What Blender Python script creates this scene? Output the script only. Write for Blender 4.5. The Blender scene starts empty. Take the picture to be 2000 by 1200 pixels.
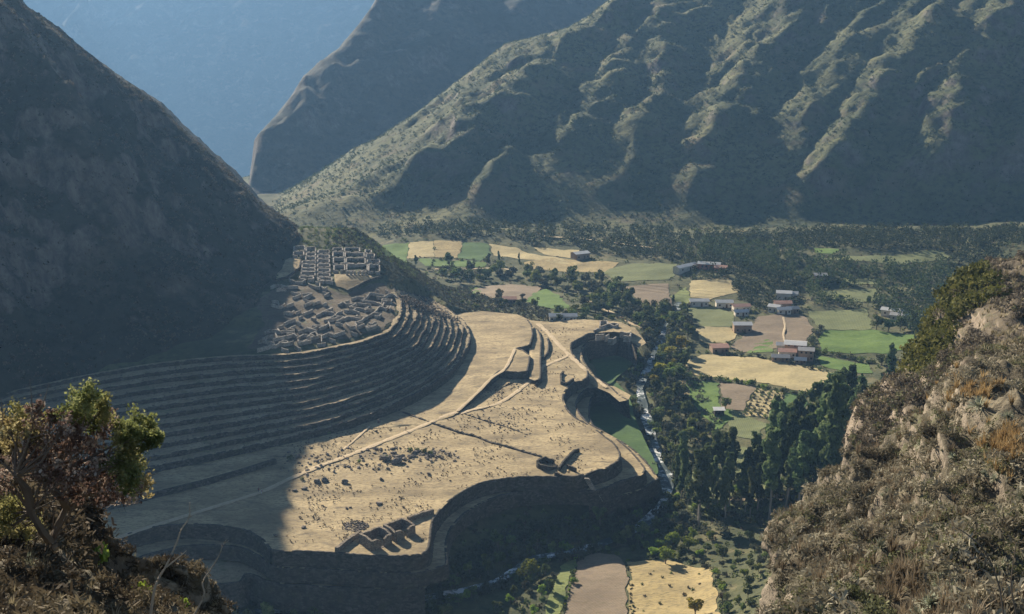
import bpy, bmesh, math, random
import numpy as np
from math import radians, sin, cos, tan, pi
from mathutils import Vector, Matrix
from mathutils.geometry import delaunay_2d_cdt
sc = bpy.context.scene
C = sc.collection
random.seed(7)
RNG = np.random.default_rng(11)

# ------------------------------------------------------------------ camera, world, sun, exposure
FPX = 2667.0                      # focal length in pixels of the 2000 px wide photograph
PITCH = radians(14.0)
CAM = np.array([0.0, 0.0, 170.0])
cd = bpy.data.cameras.new('camera'); cam = bpy.data.objects.new('camera', cd); C.objects.link(cam)
cam.location = CAM; cam.rotation_euler = (radians(90) - PITCH, 0, 0)
cd.sensor_width = 36.0; cd.lens = 36.0 * FPX / 2000.0; cd.clip_start = 0.3; cd.clip_end = 20000
sc.camera = cam
SUN_AZ = radians(-31.0)           # measured from +Y, negative = to the left
SUN_EL = radians(25.0)
w = bpy.data.worlds.new("World"); sc.world = w; w.use_nodes = True
nt = w.node_tree; bg = nt.nodes['Background']
sky = nt.nodes.new('ShaderNodeTexSky'); sky.sky_type = 'NISHITA'; sky.sun_disc = False
sky.sun_elevation = SUN_EL; sky.sun_rotation = SUN_AZ; sky.altitude = 2600
nt.links.new(sky.outputs[0], bg.inputs[0]); bg.inputs[1].default_value = 0.04
sd = bpy.data.lights.new('sun', 'SUN'); sd.energy = 4.8; sd.angle = radians(0.6); sd.color = (1.0, 0.87, 0.7)
sun = bpy.data.objects.new('sun', sd); C.objects.link(sun)
SDIR = Vector((sin(SUN_AZ) * cos(SUN_EL), cos(SUN_AZ) * cos(SUN_EL), sin(SUN_EL)))
sun.rotation_euler = SDIR.to_track_quat('Z', 'Y').to_euler(); sun.location = (-300, 300, 600)
sc.view_settings.view_transform = 'Standard'; sc.view_settings.look = 'None'
sc.view_settings.exposure = 1.25; sc.view_settings.gamma = 1.0
sc.cycles.max_bounces = 5; sc.cycles.volume_bounces = 0; sc.cycles.diffuse_bounces = 2
sc.cycles.transparent_max_bounces = 8

# ------------------------------------------------------------------ picture <-> world
CP, SP = cos(PITCH), sin(PITCH)
def ray(px, py):
    v = 600 - py
    return np.array([px - 1000, FPX * CP + v * SP, -FPX * SP + v * CP])
def un(px, py, z):
    r = ray(px, py); return CAM + r * ((z - CAM[2]) / r[2])
def und(px, py, dep):
    r = ray(px, py); return CAM + r * (dep / r[1])
def proj(P):
    d = np.asarray(P) - CAM
    fw = d[..., 1] * CP - d[..., 2] * SP; up = d[..., 1] * SP + d[..., 2] * CP
    return np.stack([1000 + FPX * d[..., 0] / fw, 600 - FPX * up / fw], -1)

# ------------------------------------------------------------------ noise
_perm = np.random.default_rng(3).permutation(512)
_perm = np.concatenate([_perm, _perm, _perm])
_g = np.random.default_rng(4).uniform(0, 2 * pi, 512); _gx, _gy = np.cos(_g), np.sin(_g)
def pn(x, y):
    x = np.asarray(x, float); y = np.asarray(y, float)
    xi = np.floor(x).astype(int); yi = np.floor(y).astype(int); xf = x - xi; yf = y - yi
    u = xf**3 * (xf * (xf * 6 - 15) + 10); v = yf**3 * (yf * (yf * 6 - 15) + 10)
    def g(ix, iy, dx, dy):
        h = _perm[(_perm[ix & 511] + iy) & 511]; return _gx[h] * dx + _gy[h] * dy
    a = g(xi, yi, xf, yf); b = g(xi + 1, yi, xf - 1, yf); c = g(xi, yi + 1, xf, yf - 1); d = g(xi + 1, yi + 1, xf - 1, yf - 1)
    return (a + u * (b - a)) + v * ((c + u * (d - c)) - (a + u * (b - a)))
def fbm(x, y, o=4, gain=.5):
    s = 0; a = 1; f = 1
    for i in range(o): s = s + a * pn(x * f + 17.3 * i, y * f - 9.1 * i); a *= gain; f *= 2.03
    return s * 1.5
def ridged(x, y, o=4):
    s = 0; a = 1; f = 1
    for i in range(o): s = s + a * (1 - 2.2 * np.abs(pn(x * f + 31.7 * i, y * f + 5.3 * i))); a *= .5; f *= 2.07
    return s * .5
def smooth(a, b, t):
    t = np.clip((t - a) / (b - a), 0, 1); return t * t * (3 - 2 * t)

# ------------------------------------------------------------------ objects
def mesh(name, V, F, mat=None, parent=None, smoothf=False):
    me = bpy.data.meshes.new(name)
    V = np.asarray(V, dtype=np.float32).reshape(-1, 3)
    if isinstance(F, np.ndarray) and F.ndim == 2:
        n, k = F.shape
        me.vertices.add(len(V)); me.vertices.foreach_set('co', V.ravel())
        me.loops.add(n * k); me.loops.foreach_set('vertex_index', F.astype(np.int32).ravel())
        me.polygons.add(n); me.polygons.foreach_set('loop_start', np.arange(0, n * k, k, dtype=np.int32))
        me.polygons.foreach_set('loop_total', np.full(n, k, dtype=np.int32))
        me.update(calc_edges=True); me.validate()
    else:
        me.from_pydata([tuple(map(float, v)) for v in V], [], [tuple(map(int, f)) for f in F]); me.update()
    if smoothf: me.polygons.foreach_set('use_smooth', np.ones(len(me.polygons), dtype=bool))
    if mat: me.materials.append(mat)
    o = bpy.data.objects.new(name, me); C.objects.link(o)
    if parent: o.parent = parent
    return o
def tag(o, label=None, cat=None, group=None, kind=None):
    if label: o['label'] = label
    if cat: o['category'] = cat
    if group: o['group'] = group
    if kind: o['kind'] = kind
    return o
def empty(name, loc, rz=0, label=None, cat=None, group=None):
    o = bpy.data.objects.new(name, None); C.objects.link(o); o.empty_display_size = .5
    o.location = tuple(map(float, loc)); o.rotation_euler = (0, 0, rz)
    return tag(o, label, cat, group)
def struct(o): o['kind'] = 'structure'; return o
def stuff(o, label, cat): return tag(o, label, cat, kind='stuff')
class MB:
    def __init__(s): s.v = []; s.f = []; s.n = 0
    def add(s, V, F):
        V = np.asarray(V, float).reshape(-1, 3); s.v.append(V)
        s.f.extend([tuple(int(i) + s.n for i in f) for f in F]); s.n += len(V)
    def box(s, c, d, rz=0, top=1.0):
        x, y, z = [k / 2 for k in d]
        P = np.array([(-x, -y, -z), (x, -y, -z), (x, y, -z), (-x, y, -z), (-x * top, -y * top, z), (x * top, -y * top, z), (x * top, y * top, z), (-x * top, y * top, z)])
        ca, sa = cos(rz), sin(rz)
        P = np.stack([P[:, 0] * ca - P[:, 1] * sa + c[0], P[:, 0] * sa + P[:, 1] * ca + c[1], P[:, 2] + c[2]], 1)
        s.add(P, [(0, 3, 2, 1), (4, 5, 6, 7), (0, 1, 5, 4), (1, 2, 6, 5), (2, 3, 7, 6), (3, 0, 4, 7)])
    def tube(s, pts, rad, n=6):
        pts = np.asarray(pts, float); m = len(pts); V = []
        if np.isscalar(rad): rad = [rad] * m
        for i in range(m):
            t = pts[min(i + 1, m - 1)] - pts[max(i - 1, 0)]; t = t / (np.linalg.norm(t) + 1e-9)
            a = np.cross(t, [0, 0, 1] if abs(t[2]) < .9 else [1, 0, 0]); a /= np.linalg.norm(a) + 1e-9; b = np.cross(t, a)
            for k in range(n):
                th = 2 * pi * k / n; V.append(pts[i] + rad[i] * (cos(th) * a + sin(th) * b))
        F = [(i * n + k, i * n + (k + 1) % n, (i + 1) * n + (k + 1) % n, (i + 1) * n + k) for i in range(m - 1) for k in range(n)]
        F.append(tuple(range(n))); F.append(tuple(range((m - 1) * n, m * n)))
        s.add(V, F)
    def build(s, name, mat, parent=None, smoothf=False):
        return mesh(name, np.concatenate(s.v), s.f, mat, parent, smoothf)

# ------------------------------------------------------------------ materials
def newmat(name):
    m = bpy.data.materials.new(name); m.use_nodes = True
    t = m.node_tree; b = t.nodes['Principled BSDF']; b.inputs['Roughness'].default_value = .95
    b.inputs['Specular IOR Level'].default_value = .15
    return m, t, b
def N(t, typ, **kw):
    n = t.nodes.new(typ)
    for k, v in kw.items(): setattr(n, k, v)
    return n
def coords(t):
    return N(t, 'ShaderNodeNewGeometry').outputs['Position']
def noise_node(t, vec, scale, det=5, rough=.6):
    n = N(t, 'ShaderNodeTexNoise'); n.inputs['Scale'].default_value = scale; n.inputs['Detail'].default_value = det
    n.inputs['Roughness'].default_value = rough; t.links.new(vec, n.inputs['Vector']); return n.outputs['Fac']
def ramp(t, fac, stops):
    r = N(t, 'ShaderNodeValToRGB'); e = r.color_ramp.elements
    while len(e) < len(stops): e.new(.5)
    for i, (p, c) in enumerate(stops): e[i].position = p; e[i].color = (*c, 1)
    t.links.new(fac, r.inputs[0]); return r.outputs[0]
def mix(t, fac, a, b, mode='MIX'):
    m = N(t, 'ShaderNodeMix', data_type='RGBA', blend_type=mode)
    if isinstance(fac, (int, float)): m.inputs[0].default_value = fac
    else: t.links.new(fac, m.inputs[0])
    for s, v in ((6, a), (7, b)):
        if isinstance(v, tuple): m.inputs[s].default_value = (*v, 1)
        else: t.links.new(v, m.inputs[s])
    return m.outputs[2]
def bump(t, b, h, strength, dist):
    n = N(t, 'ShaderNodeBump'); n.inputs['Strength'].default_value = strength; n.inputs['Distance'].default_value = dist
    t.links.new(h, n.inputs['Height']); t.links.new(n.outputs[0], b.inputs['Normal'])
def mapr(t, v, a, b, c=0, d=1):
    n = N(t, 'ShaderNodeMapRange'); t.links.new(v, n.inputs[0])
    for i, k in enumerate((a, b, c, d)): n.inputs[i + 1].default_value = k
    return n.outputs[0]
def soil(name, c1, c2, c3, s1=.05, s2=.6, patch=None, bumpd=.3, stretch=None, rocky=None, rows=None):
    """ground: large patches c1..c2, fine grain of c3, optional extra patch colour"""
    m, t, b = newmat(name); P = coords(t)
    if stretch:
        mp = N(t, 'ShaderNodeMapping'); mp.inputs['Scale'].default_value = stretch; t.links.new(P, mp.inputs[0]); P = mp.outputs[0]
    a = noise_node(t, P, s1, 6, .62); f = noise_node(t, P, s2, 6, .7)
    col = ramp(t, a, [(.36, c1), (.62, c2)])
    col = mix(t, mapr(t, f, .47, .66), col, c3)
    if patch:
        g = noise_node(t, P, s1 * 2.3, 7, .7); col = mix(t, mapr(t, g, .54, .66), col, patch)
    if rows:   # planted or ploughed rows: scale, turn, colour
        mp = N(t, 'ShaderNodeMapping'); mp.inputs['Rotation'].default_value = (0, 0, rows[1]); t.links.new(coords(t), mp.inputs[0])
        wv = N(t, 'ShaderNodeTexWave'); wv.inputs['Scale'].default_value = rows[0]; wv.inputs['Distortion'].default_value = 2.5; wv.inputs['Detail'].default_value = 3; wv.inputs['Detail Scale'].default_value = .6
        t.links.new(mp.outputs[0], wv.inputs['Vector']); col = mix(t, mapr(t, wv.outputs['Fac'], .45, .8, 0, .55), col, rows[2])
    if rocky:  # bare rock where the ground is steep or the outcrop noise says so: lo, hi, rock colours, scale
        lo, hi, ra, rb, rs = rocky; nz = N(t, 'ShaderNodeSeparateXYZ'); t.links.new(N(t, 'ShaderNodeNewGeometry').outputs['Normal'], nz.inputs[0])
        g = noise_node(t, P, rs, 7, .72); ad = N(t, 'ShaderNodeMath', operation='MULTIPLY_ADD'); t.links.new(g, ad.inputs[0]); ad.inputs[1].default_value = -1.1; t.links.new(nz.outputs[2], ad.inputs[2])
        mp = N(t, 'ShaderNodeMapping'); mp.inputs['Scale'].default_value = (1, 1, .3); t.links.new(coords(t), mp.inputs[0])
        rc = ramp(t, noise_node(t, mp.outputs[0], rs * 5, 7, .75), [(.38, ra), (.62, rb)])
        col = mix(t, mapr(t, ad.outputs[0], lo, hi, .95, 0), col, rc)
    t.links.new(col, b.inputs['Base Color']); bump(t, b, f, .8, bumpd)
    return m
def stone(name, c1, c2, c3, scale=1.6):
    m, t, b = newmat(name); P = coords(t)
    mp = N(t, 'ShaderNodeMapping'); mp.inputs['Scale'].default_value = (1, 1, 1.7); t.links.new(P, mp.inputs[0])
    v = N(t, 'ShaderNodeTexVoronoi'); v.inputs['Scale'].default_value = scale; t.links.new(mp.outputs[0], v.inputs['Vector'])
    e = N(t, 'ShaderNodeTexVoronoi', feature='DISTANCE_TO_EDGE'); e.inputs['Scale'].default_value = scale; t.links.new(mp.outputs[0], e.inputs['Vector'])
    sep = N(t, 'ShaderNodeSeparateColor'); t.links.new(v.outputs['Color'], sep.inputs[0])
    col = ramp(t, sep.outputs[0], [(0, c1), (.5, c2), (1, c3)])
    n = noise_node(t, P, .35, 5); col = mix(t, mapr(t, n, .5, .68, 0, .6), col, (.09, .085, .05))
    col = mix(t, mapr(t, e.outputs['Distance'], 0, .09, .75, 0), col, (.04, .035, .03))
    t.links.new(col, b.inputs['Base Color']); bump(t, b, mapr(t, e.outputs['Distance'], 0, .15), .7, .12)
    return m
def leafmat(name, c1, c2, c3, scale=.5, trans=.3, var=.45):
    m, t, b = newmat(name); P = coords(t)
    a = noise_node(t, P, scale, 3, .6); col = ramp(t, a, [(.35, c1), (.5, c2), (.68, c3)])
    oi = N(t, 'ShaderNodeObjectInfo'); hs = N(t, 'ShaderNodeHueSaturation')
    t.links.new(mapr(t, oi.outputs['Random'], 0, 1, 1 - var, 1 + var), hs.inputs['Value'])
    t.links.new(mapr(t, oi.outputs['Random'], 0, 1, .472, .516), hs.inputs['Hue']); t.links.new(col, hs.inputs['Color'])
    tr = N(t, 'ShaderNodeBsdfTranslucent'); t.links.new(hs.outputs[0], tr.inputs[0]); t.links.new(hs.outputs[0], b.inputs['Base Color'])
    ms = N(t, 'ShaderNodeMixShader'); ms.inputs[0].default_value = trans
    t.links.new(b.outputs[0], ms.inputs[1]); t.links.new(tr.outputs[0], ms.inputs[2]); t.links.new(ms.outputs[0], t.nodes['Material Output'].inputs[0])
    return m
def flatmat(name, c, rough=.8, var=.15, scale=.8, metal=0):
    m, t, b = newmat(name); P = coords(t); n = noise_node(t, P, scale, 5)
    col = ramp(t, n, [(.3, tuple(k * (1 - var) for k in c)), (.7, tuple(min(1, k * (1 + var)) for k in c))])
    t.links.new(col, b.inputs['Base Color']); b.inputs['Roughness'].default_value = rough; b.inputs['Metallic'].default_value = metal
    return m
M = {}
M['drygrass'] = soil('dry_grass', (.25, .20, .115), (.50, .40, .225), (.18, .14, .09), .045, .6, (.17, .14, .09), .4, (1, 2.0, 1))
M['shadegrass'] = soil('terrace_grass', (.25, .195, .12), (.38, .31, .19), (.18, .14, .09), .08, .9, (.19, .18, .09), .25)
M['scrub'] = soil('scrub', (.06, .07, .033), (.12, .12, .055), (.04, .05, .025), .03, .35, (.165, .145, .075), .6)
M['slope'] = soil('mountain_slope', (.07, .085, .04), (.15, .15, .07), (.04, .052, .028), .014, .2, (.15, .125, .075), 2.0, None, (.02, .2, (.07, .062, .052), (.20, .17, .14), .02))
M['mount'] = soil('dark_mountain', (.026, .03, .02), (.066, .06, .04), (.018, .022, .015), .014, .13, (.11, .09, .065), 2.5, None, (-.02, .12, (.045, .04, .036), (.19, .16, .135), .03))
M['path'] = soil('path_earth', (.50, .40, .25), (.58, .47, .31), (.42, .33, .20), .2, 1.5)
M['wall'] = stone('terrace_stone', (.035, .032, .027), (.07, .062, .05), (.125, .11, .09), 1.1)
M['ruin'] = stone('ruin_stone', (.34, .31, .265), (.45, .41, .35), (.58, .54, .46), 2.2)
M['rock'] = stone('rock', (.13, .11, .09), (.21, .18, .15), (.29, .25, .21), .7)
for nm, a, b_, c_ in (('green', (.10, .17, .04), (.155, .23, .055), (.075, .13, .03)), ('tan', (.36, .30, .16), (.47, .39, .20), (.27, .235, .12)),
                      ('brown', (.23, .18, .125), (.29, .23, .16), (.17, .145, .09)), ('olive', (.15, .17, .075), (.20, .22, .10), (.11, .13, .055)),
                      ('yellow', (.30, .24, .12), (.42, .33, .155), (.17, .145, .075)), ('dkgreen', (.06, .12, .035), (.09, .16, .045), (.05, .09, .03)),
                      ('ygreen', (.16, .19, .07), (.23, .26, .09), (.12, .15, .05))):
    M['f_' + nm] = soil('field_' + nm, a, b_, c_, .06, .55, tuple(x * .8 + .02 for x in a), .2, (1, 2.4, 1), None, {'brown': (.42, .9, (.14, .11, .075)), 'green': (.35, 1.9, (.055, .10, .025)), 'olive': (.4, .3, (.09, .11, .045)), 'dkgreen': (.5, 1.2, (.04, .08, .025))}.get(nm))
M['broad'] = leafmat('broadleaf', (.04, .065, .02), (.10, .135, .045), (.20, .235, .085))
M['darkwood'] = leafmat('dark_wood_leaf', (.022, .038, .016), (.045, .066, .026), (.085, .105, .04))
M['grey'] = leafmat('grey_leaf', (.045, .055, .035), (.085, .092, .06), (.13, .135, .09))
M['euca'] = leafmat('gum_leaf', (.04, .065, .028), (.09, .13, .055), (.20, .235, .10), .25)
M['yell'] = leafmat('yellow_bloom', (.09, .11, .02), (.30, .28, .04), (.55, .47, .07), 1.1)
M['lime'] = leafmat('bright_leaf', (.07, .11, .02), (.15, .21, .035), (.27, .33, .07), .8, .4)
M['dryshrub'] = leafmat('dry_shrub', (.05, .04, .03), (.10, .08, .055), (.18, .15, .10), .9, .2)
M['olive'] = leafmat('olive_leaf', (.06, .08, .025), (.14, .165, .05), (.27, .28, .10))
M['bark'] = flatmat('bark', (.16, .13, .10)); M['palebark'] = flatmat('pale_bark', (.34, .30, .24))
M['metalroof'] = flatmat('metal_roof', (.48, .49, .48), .45, .12, .5); M['tileroof'] = flatmat('tile_roof', (.42, .25, .19)); M['greyroof'] = flatmat('grey_roof', (.34, .34, .33))
M['adobe'] = flatmat('adobe', (.30, .21, .14)); M['plaster'] = flatmat('plaster', (.62, .56, .46)); M['redwall'] = flatmat('red_wall', (.50, .17, .10)); M['dark'] = flatmat('dark_opening', (.025, .022, .02))
M['wood'] = flatmat('wood', (.16, .11, .07))

# ------------------------------------------------------------------ height field of the valley
def rbf_fit(P, Z, lam=0.0):
    P = np.asarray(P, float); Z = np.asarray(Z, float); n = len(P)
    D = np.linalg.norm(P[:, None] - P[None], axis=2); A = np.zeros((n + 3, n + 3)); A[:n, :n] = -D + lam * np.eye(n)
    A[:n, n] = 1; A[:n, n + 1:] = P; A[n, :n] = 1; A[n + 1:, :n] = P.T
    wts = np.linalg.solve(A, np.concatenate([Z, [0, 0, 0]]))
    def f(X, Y):
        X = np.asarray(X, float); Y = np.asarray(Y, float); s = wts[n] + wts[n + 1] * X + wts[n + 2] * Y
        for i in range(n): s = s - wts[i] * np.hypot(X - P[i, 0], Y - P[i, 1])
        return s
    return f
ctrl_px = [  # px, py, z of the natural ground
    # river bed
    (1310, 610, -15), (1285, 680, -17), (1262, 735, -19), (1262, 800, -21), (1275, 860, -22), (1295, 920, -23), (1290, 975, -24), (1235, 1035, -25), (1160, 1068, -25.5), (1060, 1088, -26), (1000, 1125, -26.5), (880, 1160, -27), (700, 1175, -28), (450, 1190, -29), (200, 1195, -30),
    (1230, 590, -14), (1120, 565, -14), (1000, 545, -14), (880, 535, -14), (800, 500, -14), (730, 465, -14),
    # right bank and fields
    (1330, 740, -17), (1400, 770, -17), (1400, 860, -19), (1550, 700, -14), (1700, 640, -12), (1450, 620, -12), (1270, 570, -12), (1600, 560, -9), (1000, 495, -10), (850, 485, -10), (1150, 505, -9),
    (1500, 850, -17), (1620, 800, -13), (1750, 700, -11), (1880, 620, -8), (1400, 960, -20), (1500, 1000, -18), (1600, 940, -12), (1550, 1060, -9), (1450, 1100, -14), (1380, 1190, -16), (1520, 1190, 2), (1300, 1110, -20), (1180, 1110, -23), (1180, 1190, -24), (1080, 1150, -25), (1000, 1190, -27),
    (1300, 1040, -22), (1660, 1000, 8), (1700, 900, 2), (1800, 800, -2), (1000, 445, -4), (850, 455, -5), (1300, 470, -4), (1700, 475, 2), (2000, 470, 10), (1850, 520, -3), (2000, 560, 0), (2100, 650, 5), (1300, 530, -8), (1500, 545, -7),
    # left bank below the plaza
    (850, 1135, -20), (950, 1085, -19), (1000, 1015, -11), (1100, 1010, -12), (1150, 1030, -19), (1190, 1000, -15), (1270, 960, -17), (930, 1040, -13), (880, 1100, -16), (700, 1120, -17), (600, 1125, -17), (500, 1135, -17), (350, 1150, -17), (230, 1130, -16), (100, 1130, -14), (0, 1120, -14), (-200, 1150, -14),
    (1240, 880, -15), (1270, 915, -16.5), (1180, 830, -14.5), (1220, 800, -15), (1190, 730, -14), (1235, 700, -15.5), (1250, 650, -13),
    # under the plaza
    (1150, 880, -6), (1080, 850, -4), (1000, 880, -4), (900, 1000, -6), (800, 1040, -6), (600, 1040, -6), (400, 990, -4), (200, 1020, -4), (600, 900, -4), (800, 850, -4), (1060, 750, -4), (1000, 670, -3), (1090, 640, -1), (1120, 700, -6), (1090, 790, -6), (940, 630, -1), (1100, 620, -2), (1180, 640, -4), (1210, 650, -6),
    (1000, 600, -4), (950, 595, -4), (930, 575, -9), (1000, 570, -8), (1100, 590, -9), (1180, 605, -11), (880, 570, -12),
    (0, 1000, -4), (0, 930, -4), (300, 900, -4), (-250, 1000, -4),
    # village hill
    (600, 690, 19.2), (500, 690, 19.5), (700, 665, 19.5), (760, 640, 21.2), (780, 610, 21.5), (740, 600, 22.5), (650, 610, 22.5), (560, 620, 23), (600, 580, 25), (700, 575, 25), (745, 560, 26), (660, 548, 29), (720, 540, 29.5), (680, 530, 30), (650, 500, 33), (720, 505, 33), (600, 500, 33), (575, 490, 34), (570, 520, 31), (600, 545, 28), (540, 560, 27), (660, 480, 35.5), (710, 480, 35), (640, 460, 37), (700, 448, 38), (600, 447, 40), (560, 600, 25), (500, 620, 24), (480, 580, 27), (420, 660, 20), (300, 705, 17), (150, 730, 15),
    (742, 500, 32), (760, 530, 28), (780, 560, 24.5), (790, 590, 21.5), (850, 560, 2), (800, 520, 8), (900, 595, -3), (860, 590, 2),
]
def zlow(z): return z if z > -10 else -10 + (z + 10) * .55
ctrl_px = [(a, b, zlow(c)) for a, b, c in ctrl_px]
ctrl = [(un(a, b, c)[0], un(a, b, c)[1], c) for a, b, c in ctrl_px]
ctrl += [(-20, 740, -10), (-60, 790, -12), (-130, 850, -14), (-110, 730, 30), (-90, 720, 30), (-200, 900, -20), (-300, 1000, -25), (600, 300, 40), (600, 700, 30), (600, 1100, -5), (-420, 300, -20), (0, 250, -30), (300, 350, 20), (0, 960, -10), (150, 950, -8), (300, 950, -5), (0, 1150, -10), (300, 1150, -10), (-300, 600, 5), (-420, 1100, -20)]
ctrl = np.array(ctrl); Hf = rbf_fit(ctrl[:, :2], ctrl[:, 2], .0)
# terraces round the promontory: outer crest B (lowest) to inner crest T (highest), pixel x, y and height
B_px = [(-120, 985, 1.6), (0, 962, 1.7), (150, 938, 1.8), (300, 912, 2.0), (450, 880, 2.2), (560, 855, 2.4), (650, 833, 2.7), (740, 802, 3.4), (800, 775, 4.0), (851, 745, 4.6), (876, 728, 4.9), (901, 700, 5.2), (915, 667, 5.5), (917, 648, 5.6), (908, 629, 5.6), (893, 615, 5.6), (868, 598, 5.6), (838, 580, 5.6)]
T_px = [(-120, 790, 13), (0, 772, 13.5), (150, 738, 15), (300, 712, 17), (440, 698, 19), (520, 695, 19.5), (590, 690, 19.8), (650, 680, 20), (705, 668, 20.2), (748, 655, 20.6), (765, 646, 21), (776, 634, 21.4), (784, 620, 21.7), (788, 606, 22), (786, 594, 22.5), (782, 584, 23), (777, 574, 24), (770, 562, 25.5)]
def resample(P, n):
    P = np.asarray(P, float); d = np.concatenate([[0], np.cumsum(np.linalg.norm(np.diff(P, axis=0), axis=1))])
    t = np.linspace(0, d[-1], n); return np.stack([np.interp(t, d, P[:, k]) for k in range(P.shape[1])], 1)
def catmull(P, k=8):
    P = np.asarray(P, float); Q = np.vstack([2 * P[0] - P[1], P, 2 * P[-1] - P[-2]]); out = []
    for i in range(1, len(Q) - 2):
        for t in np.linspace(0, 1, k, endpoint=False):
            out.append(.5 * ((2 * Q[i]) + (-Q[i - 1] + Q[i + 1]) * t + (2 * Q[i - 1] - 5 * Q[i] + 4 * Q[i + 1] - Q[i + 2]) * t * t + (-Q[i - 1] + 3 * Q[i] - 3 * Q[i + 1] + Q[i + 2]) * t**3))
    out.append(Q[-2]); return np.array(out)
Bc = catmull([un(*p) for p in B_px], 14); Tc = catmull([un(*p) for p in T_px], 14)
NT = 12
def crest(k):
    t = k / (NT - 1); c = Bc * (1 - t) + Tc * t
    s = np.arange(len(c)); c = c.copy(); n = np.stack([-np.gradient(c[:, 1]), np.gradient(c[:, 0])], 1); n /= np.linalg.norm(n, axis=1)[:, None]
    c[:, :2] += n * (fbm(s * .045 + k * .35, np.full(len(s), k * .5), 3) * .9 + fbm(s * .3, np.full(len(s), k * 9.1), 2) * .25)[:, None]
    return c
crests = [crest(k) for k in range(NT)]
GX0, GX1, GY0, GY1, GS = -420., 620., 150., 1160., 2.5
gx = np.arange(GX0, GX1 + .1, GS); gy = np.arange(GY0, GY1 + .1, GS)
GXm, GYm = np.meshgrid(gx, gy); Hg = Hf(GXm, GYm)
# keep the ground under the terrace flight: lower it between the crests
def in_poly(X, Y, P):
    ins = np.zeros(X.shape, bool); n = len(P); j = n - 1
    for i in range(n):
        xi, yi, xj, yj = P[i][0], P[i][1], P[j][0], P[j][1]
        if yi != yj: ins ^= ((yi > Y) != (yj > Y)) & (X < (xj - xi) * (Y - yi) / (yj - yi) + xi)
        j = i
    return ins
ring = np.vstack([Bc, Tc[::-1]]); inr = in_poly(GXm, GYm, ring)
for k in range(NT - 1):
    q = np.vstack([crests[k] if k else Bc, crests[k + 1][::-1]]); m_ = in_poly(GXm, GYm, q)
    if m_.any():
        idx = np.argwhere(m_)
        for a, b in idx:
            d = np.hypot(crests[k][:, 0] - gx[b], crests[k][:, 1] - gy[a]); i = int(d.argmin())
            Hg[a, b] = min(Hg[a, b], crests[k][i, 2] - 2.6 - (1 if k == 0 else 0))
Hg += (fbm(GXm / 22, GYm / 22, 4) * .8) * (1 - smooth(-2, 2, -np.abs(Hg)) * 0) * np.where(inr, .0, 1.0)
def H(x, y):
    x = np.asarray(x, float); y = np.asarray(y, float)
    u = np.clip((x - GX0) / GS, 0, len(gx) - 1.001); v = np.clip((y - GY0) / GS, 0, len(gy) - 1.001)
    i = u.astype(int); j = v.astype(int); a = u - i; b = v - j
    return Hg[j, i] * (1 - a) * (1 - b) + Hg[j, i + 1] * a * (1 - b) + Hg[j + 1, i] * (1 - a) * b + Hg[j + 1, i + 1] * a * b
def on_ground(px, py, hf=None, off=0., d0=150, d1=1200):
    hf = hf or H; r = ray(px, py); t = np.arange(d0, d1, 1.0) / r[1]
    P = CAM + r * t[:, None]; below = P[:, 2] <= hf(P[:, 0], P[:, 1]) + off
    i = int(np.argmax(below)) if below.any() else len(t) - 1
    p = P[i].copy(); p[2] = float(hf(p[0], p[1])) + off; return p
def grid_mesh(name, X, Y, Z, mat, smoothf=True, keep=None):
    ny, nx = X.shape; V = np.stack([X, Y, Z], -1).reshape(-1, 3); I = np.arange(nx * ny).reshape(ny, nx)
    F = np.stack([I[:-1, :-1], I[:-1, 1:], I[1:, 1:], I[1:, :-1]], -1).reshape(-1, 4)
    if keep is not None: F = F[keep[:-1, :-1].reshape(-1)]
    return mesh(name, V, F, mat, None, smoothf)

# ------------------------------------------------------------------ caps (flat-ish pieces of ground) and draped sheets
def cdt(poly, step):
    poly = np.asarray(poly, float)[:, :2]; P = [Vector((float(a), float(b))) for a, b in poly]
    n = len(P); x0, y0 = poly.min(0); x1, y1 = poly.max(0)
    X, Y = np.meshgrid(np.arange(x0, x1, step), np.arange(y0, y1, step)); X = X + RNG.uniform(-.2, .2, X.shape) * step; Y = Y + RNG.uniform(-.2, .2, Y.shape) * step
    m = in_poly(X, Y, poly); P += [Vector((float(a), float(b))) for a, b in zip(X[m], Y[m])]
    v, e, f, *_ = delaunay_2d_cdt(P, [], [list(range(n))], 1, 1e-4)
    return np.array([(p.x, p.y) for p in v]), f
def smooth_poly(px, closed=True, k=5):
    P = np.asarray(px, float); n = len(P); Q = np.vstack([P[-1], P, P[0], P[1]]); out = []
    for i in range(1, n + 1):
        for t in np.linspace(0, 1, k, endpoint=False):
            out.append(.5 * ((2 * Q[i]) + (-Q[i - 1] + Q[i + 1]) * t + (2 * Q[i - 1] - 5 * Q[i] + 4 * Q[i + 1] - Q[i + 2]) * t * t + (-Q[i - 1] + 3 * Q[i] - 3 * Q[i + 1] + Q[i + 2]) * t**3))
    return np.array(out)
def cap(name, pts3, mat, step=3.0, amp=.18, planar=False):
    pts3 = np.asarray(pts3, float); v, f = cdt(pts3, step)
    mk = in_poly(GXm, GYm, pts3); Hg[mk] = np.minimum(Hg[mk], pts3[:, 2].min() - 1.6)
    if np.ptp(pts3[:, 2]) < .01: z = np.full(len(v), pts3[0, 2])
    else:
        sub = pts3[::max(1, len(pts3) // 60)]; z = rbf_fit(sub[:, :2] + RNG.normal(0, .01, (len(sub), 2)), sub[:, 2])(v[:, 0], v[:, 1])
    z = z + fbm(v[:, 0] / 9, v[:, 1] / 9, 3) * amp
    o = mesh(name, np.column_stack([v, z]), f, mat, None, True); return struct(o), None
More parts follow.
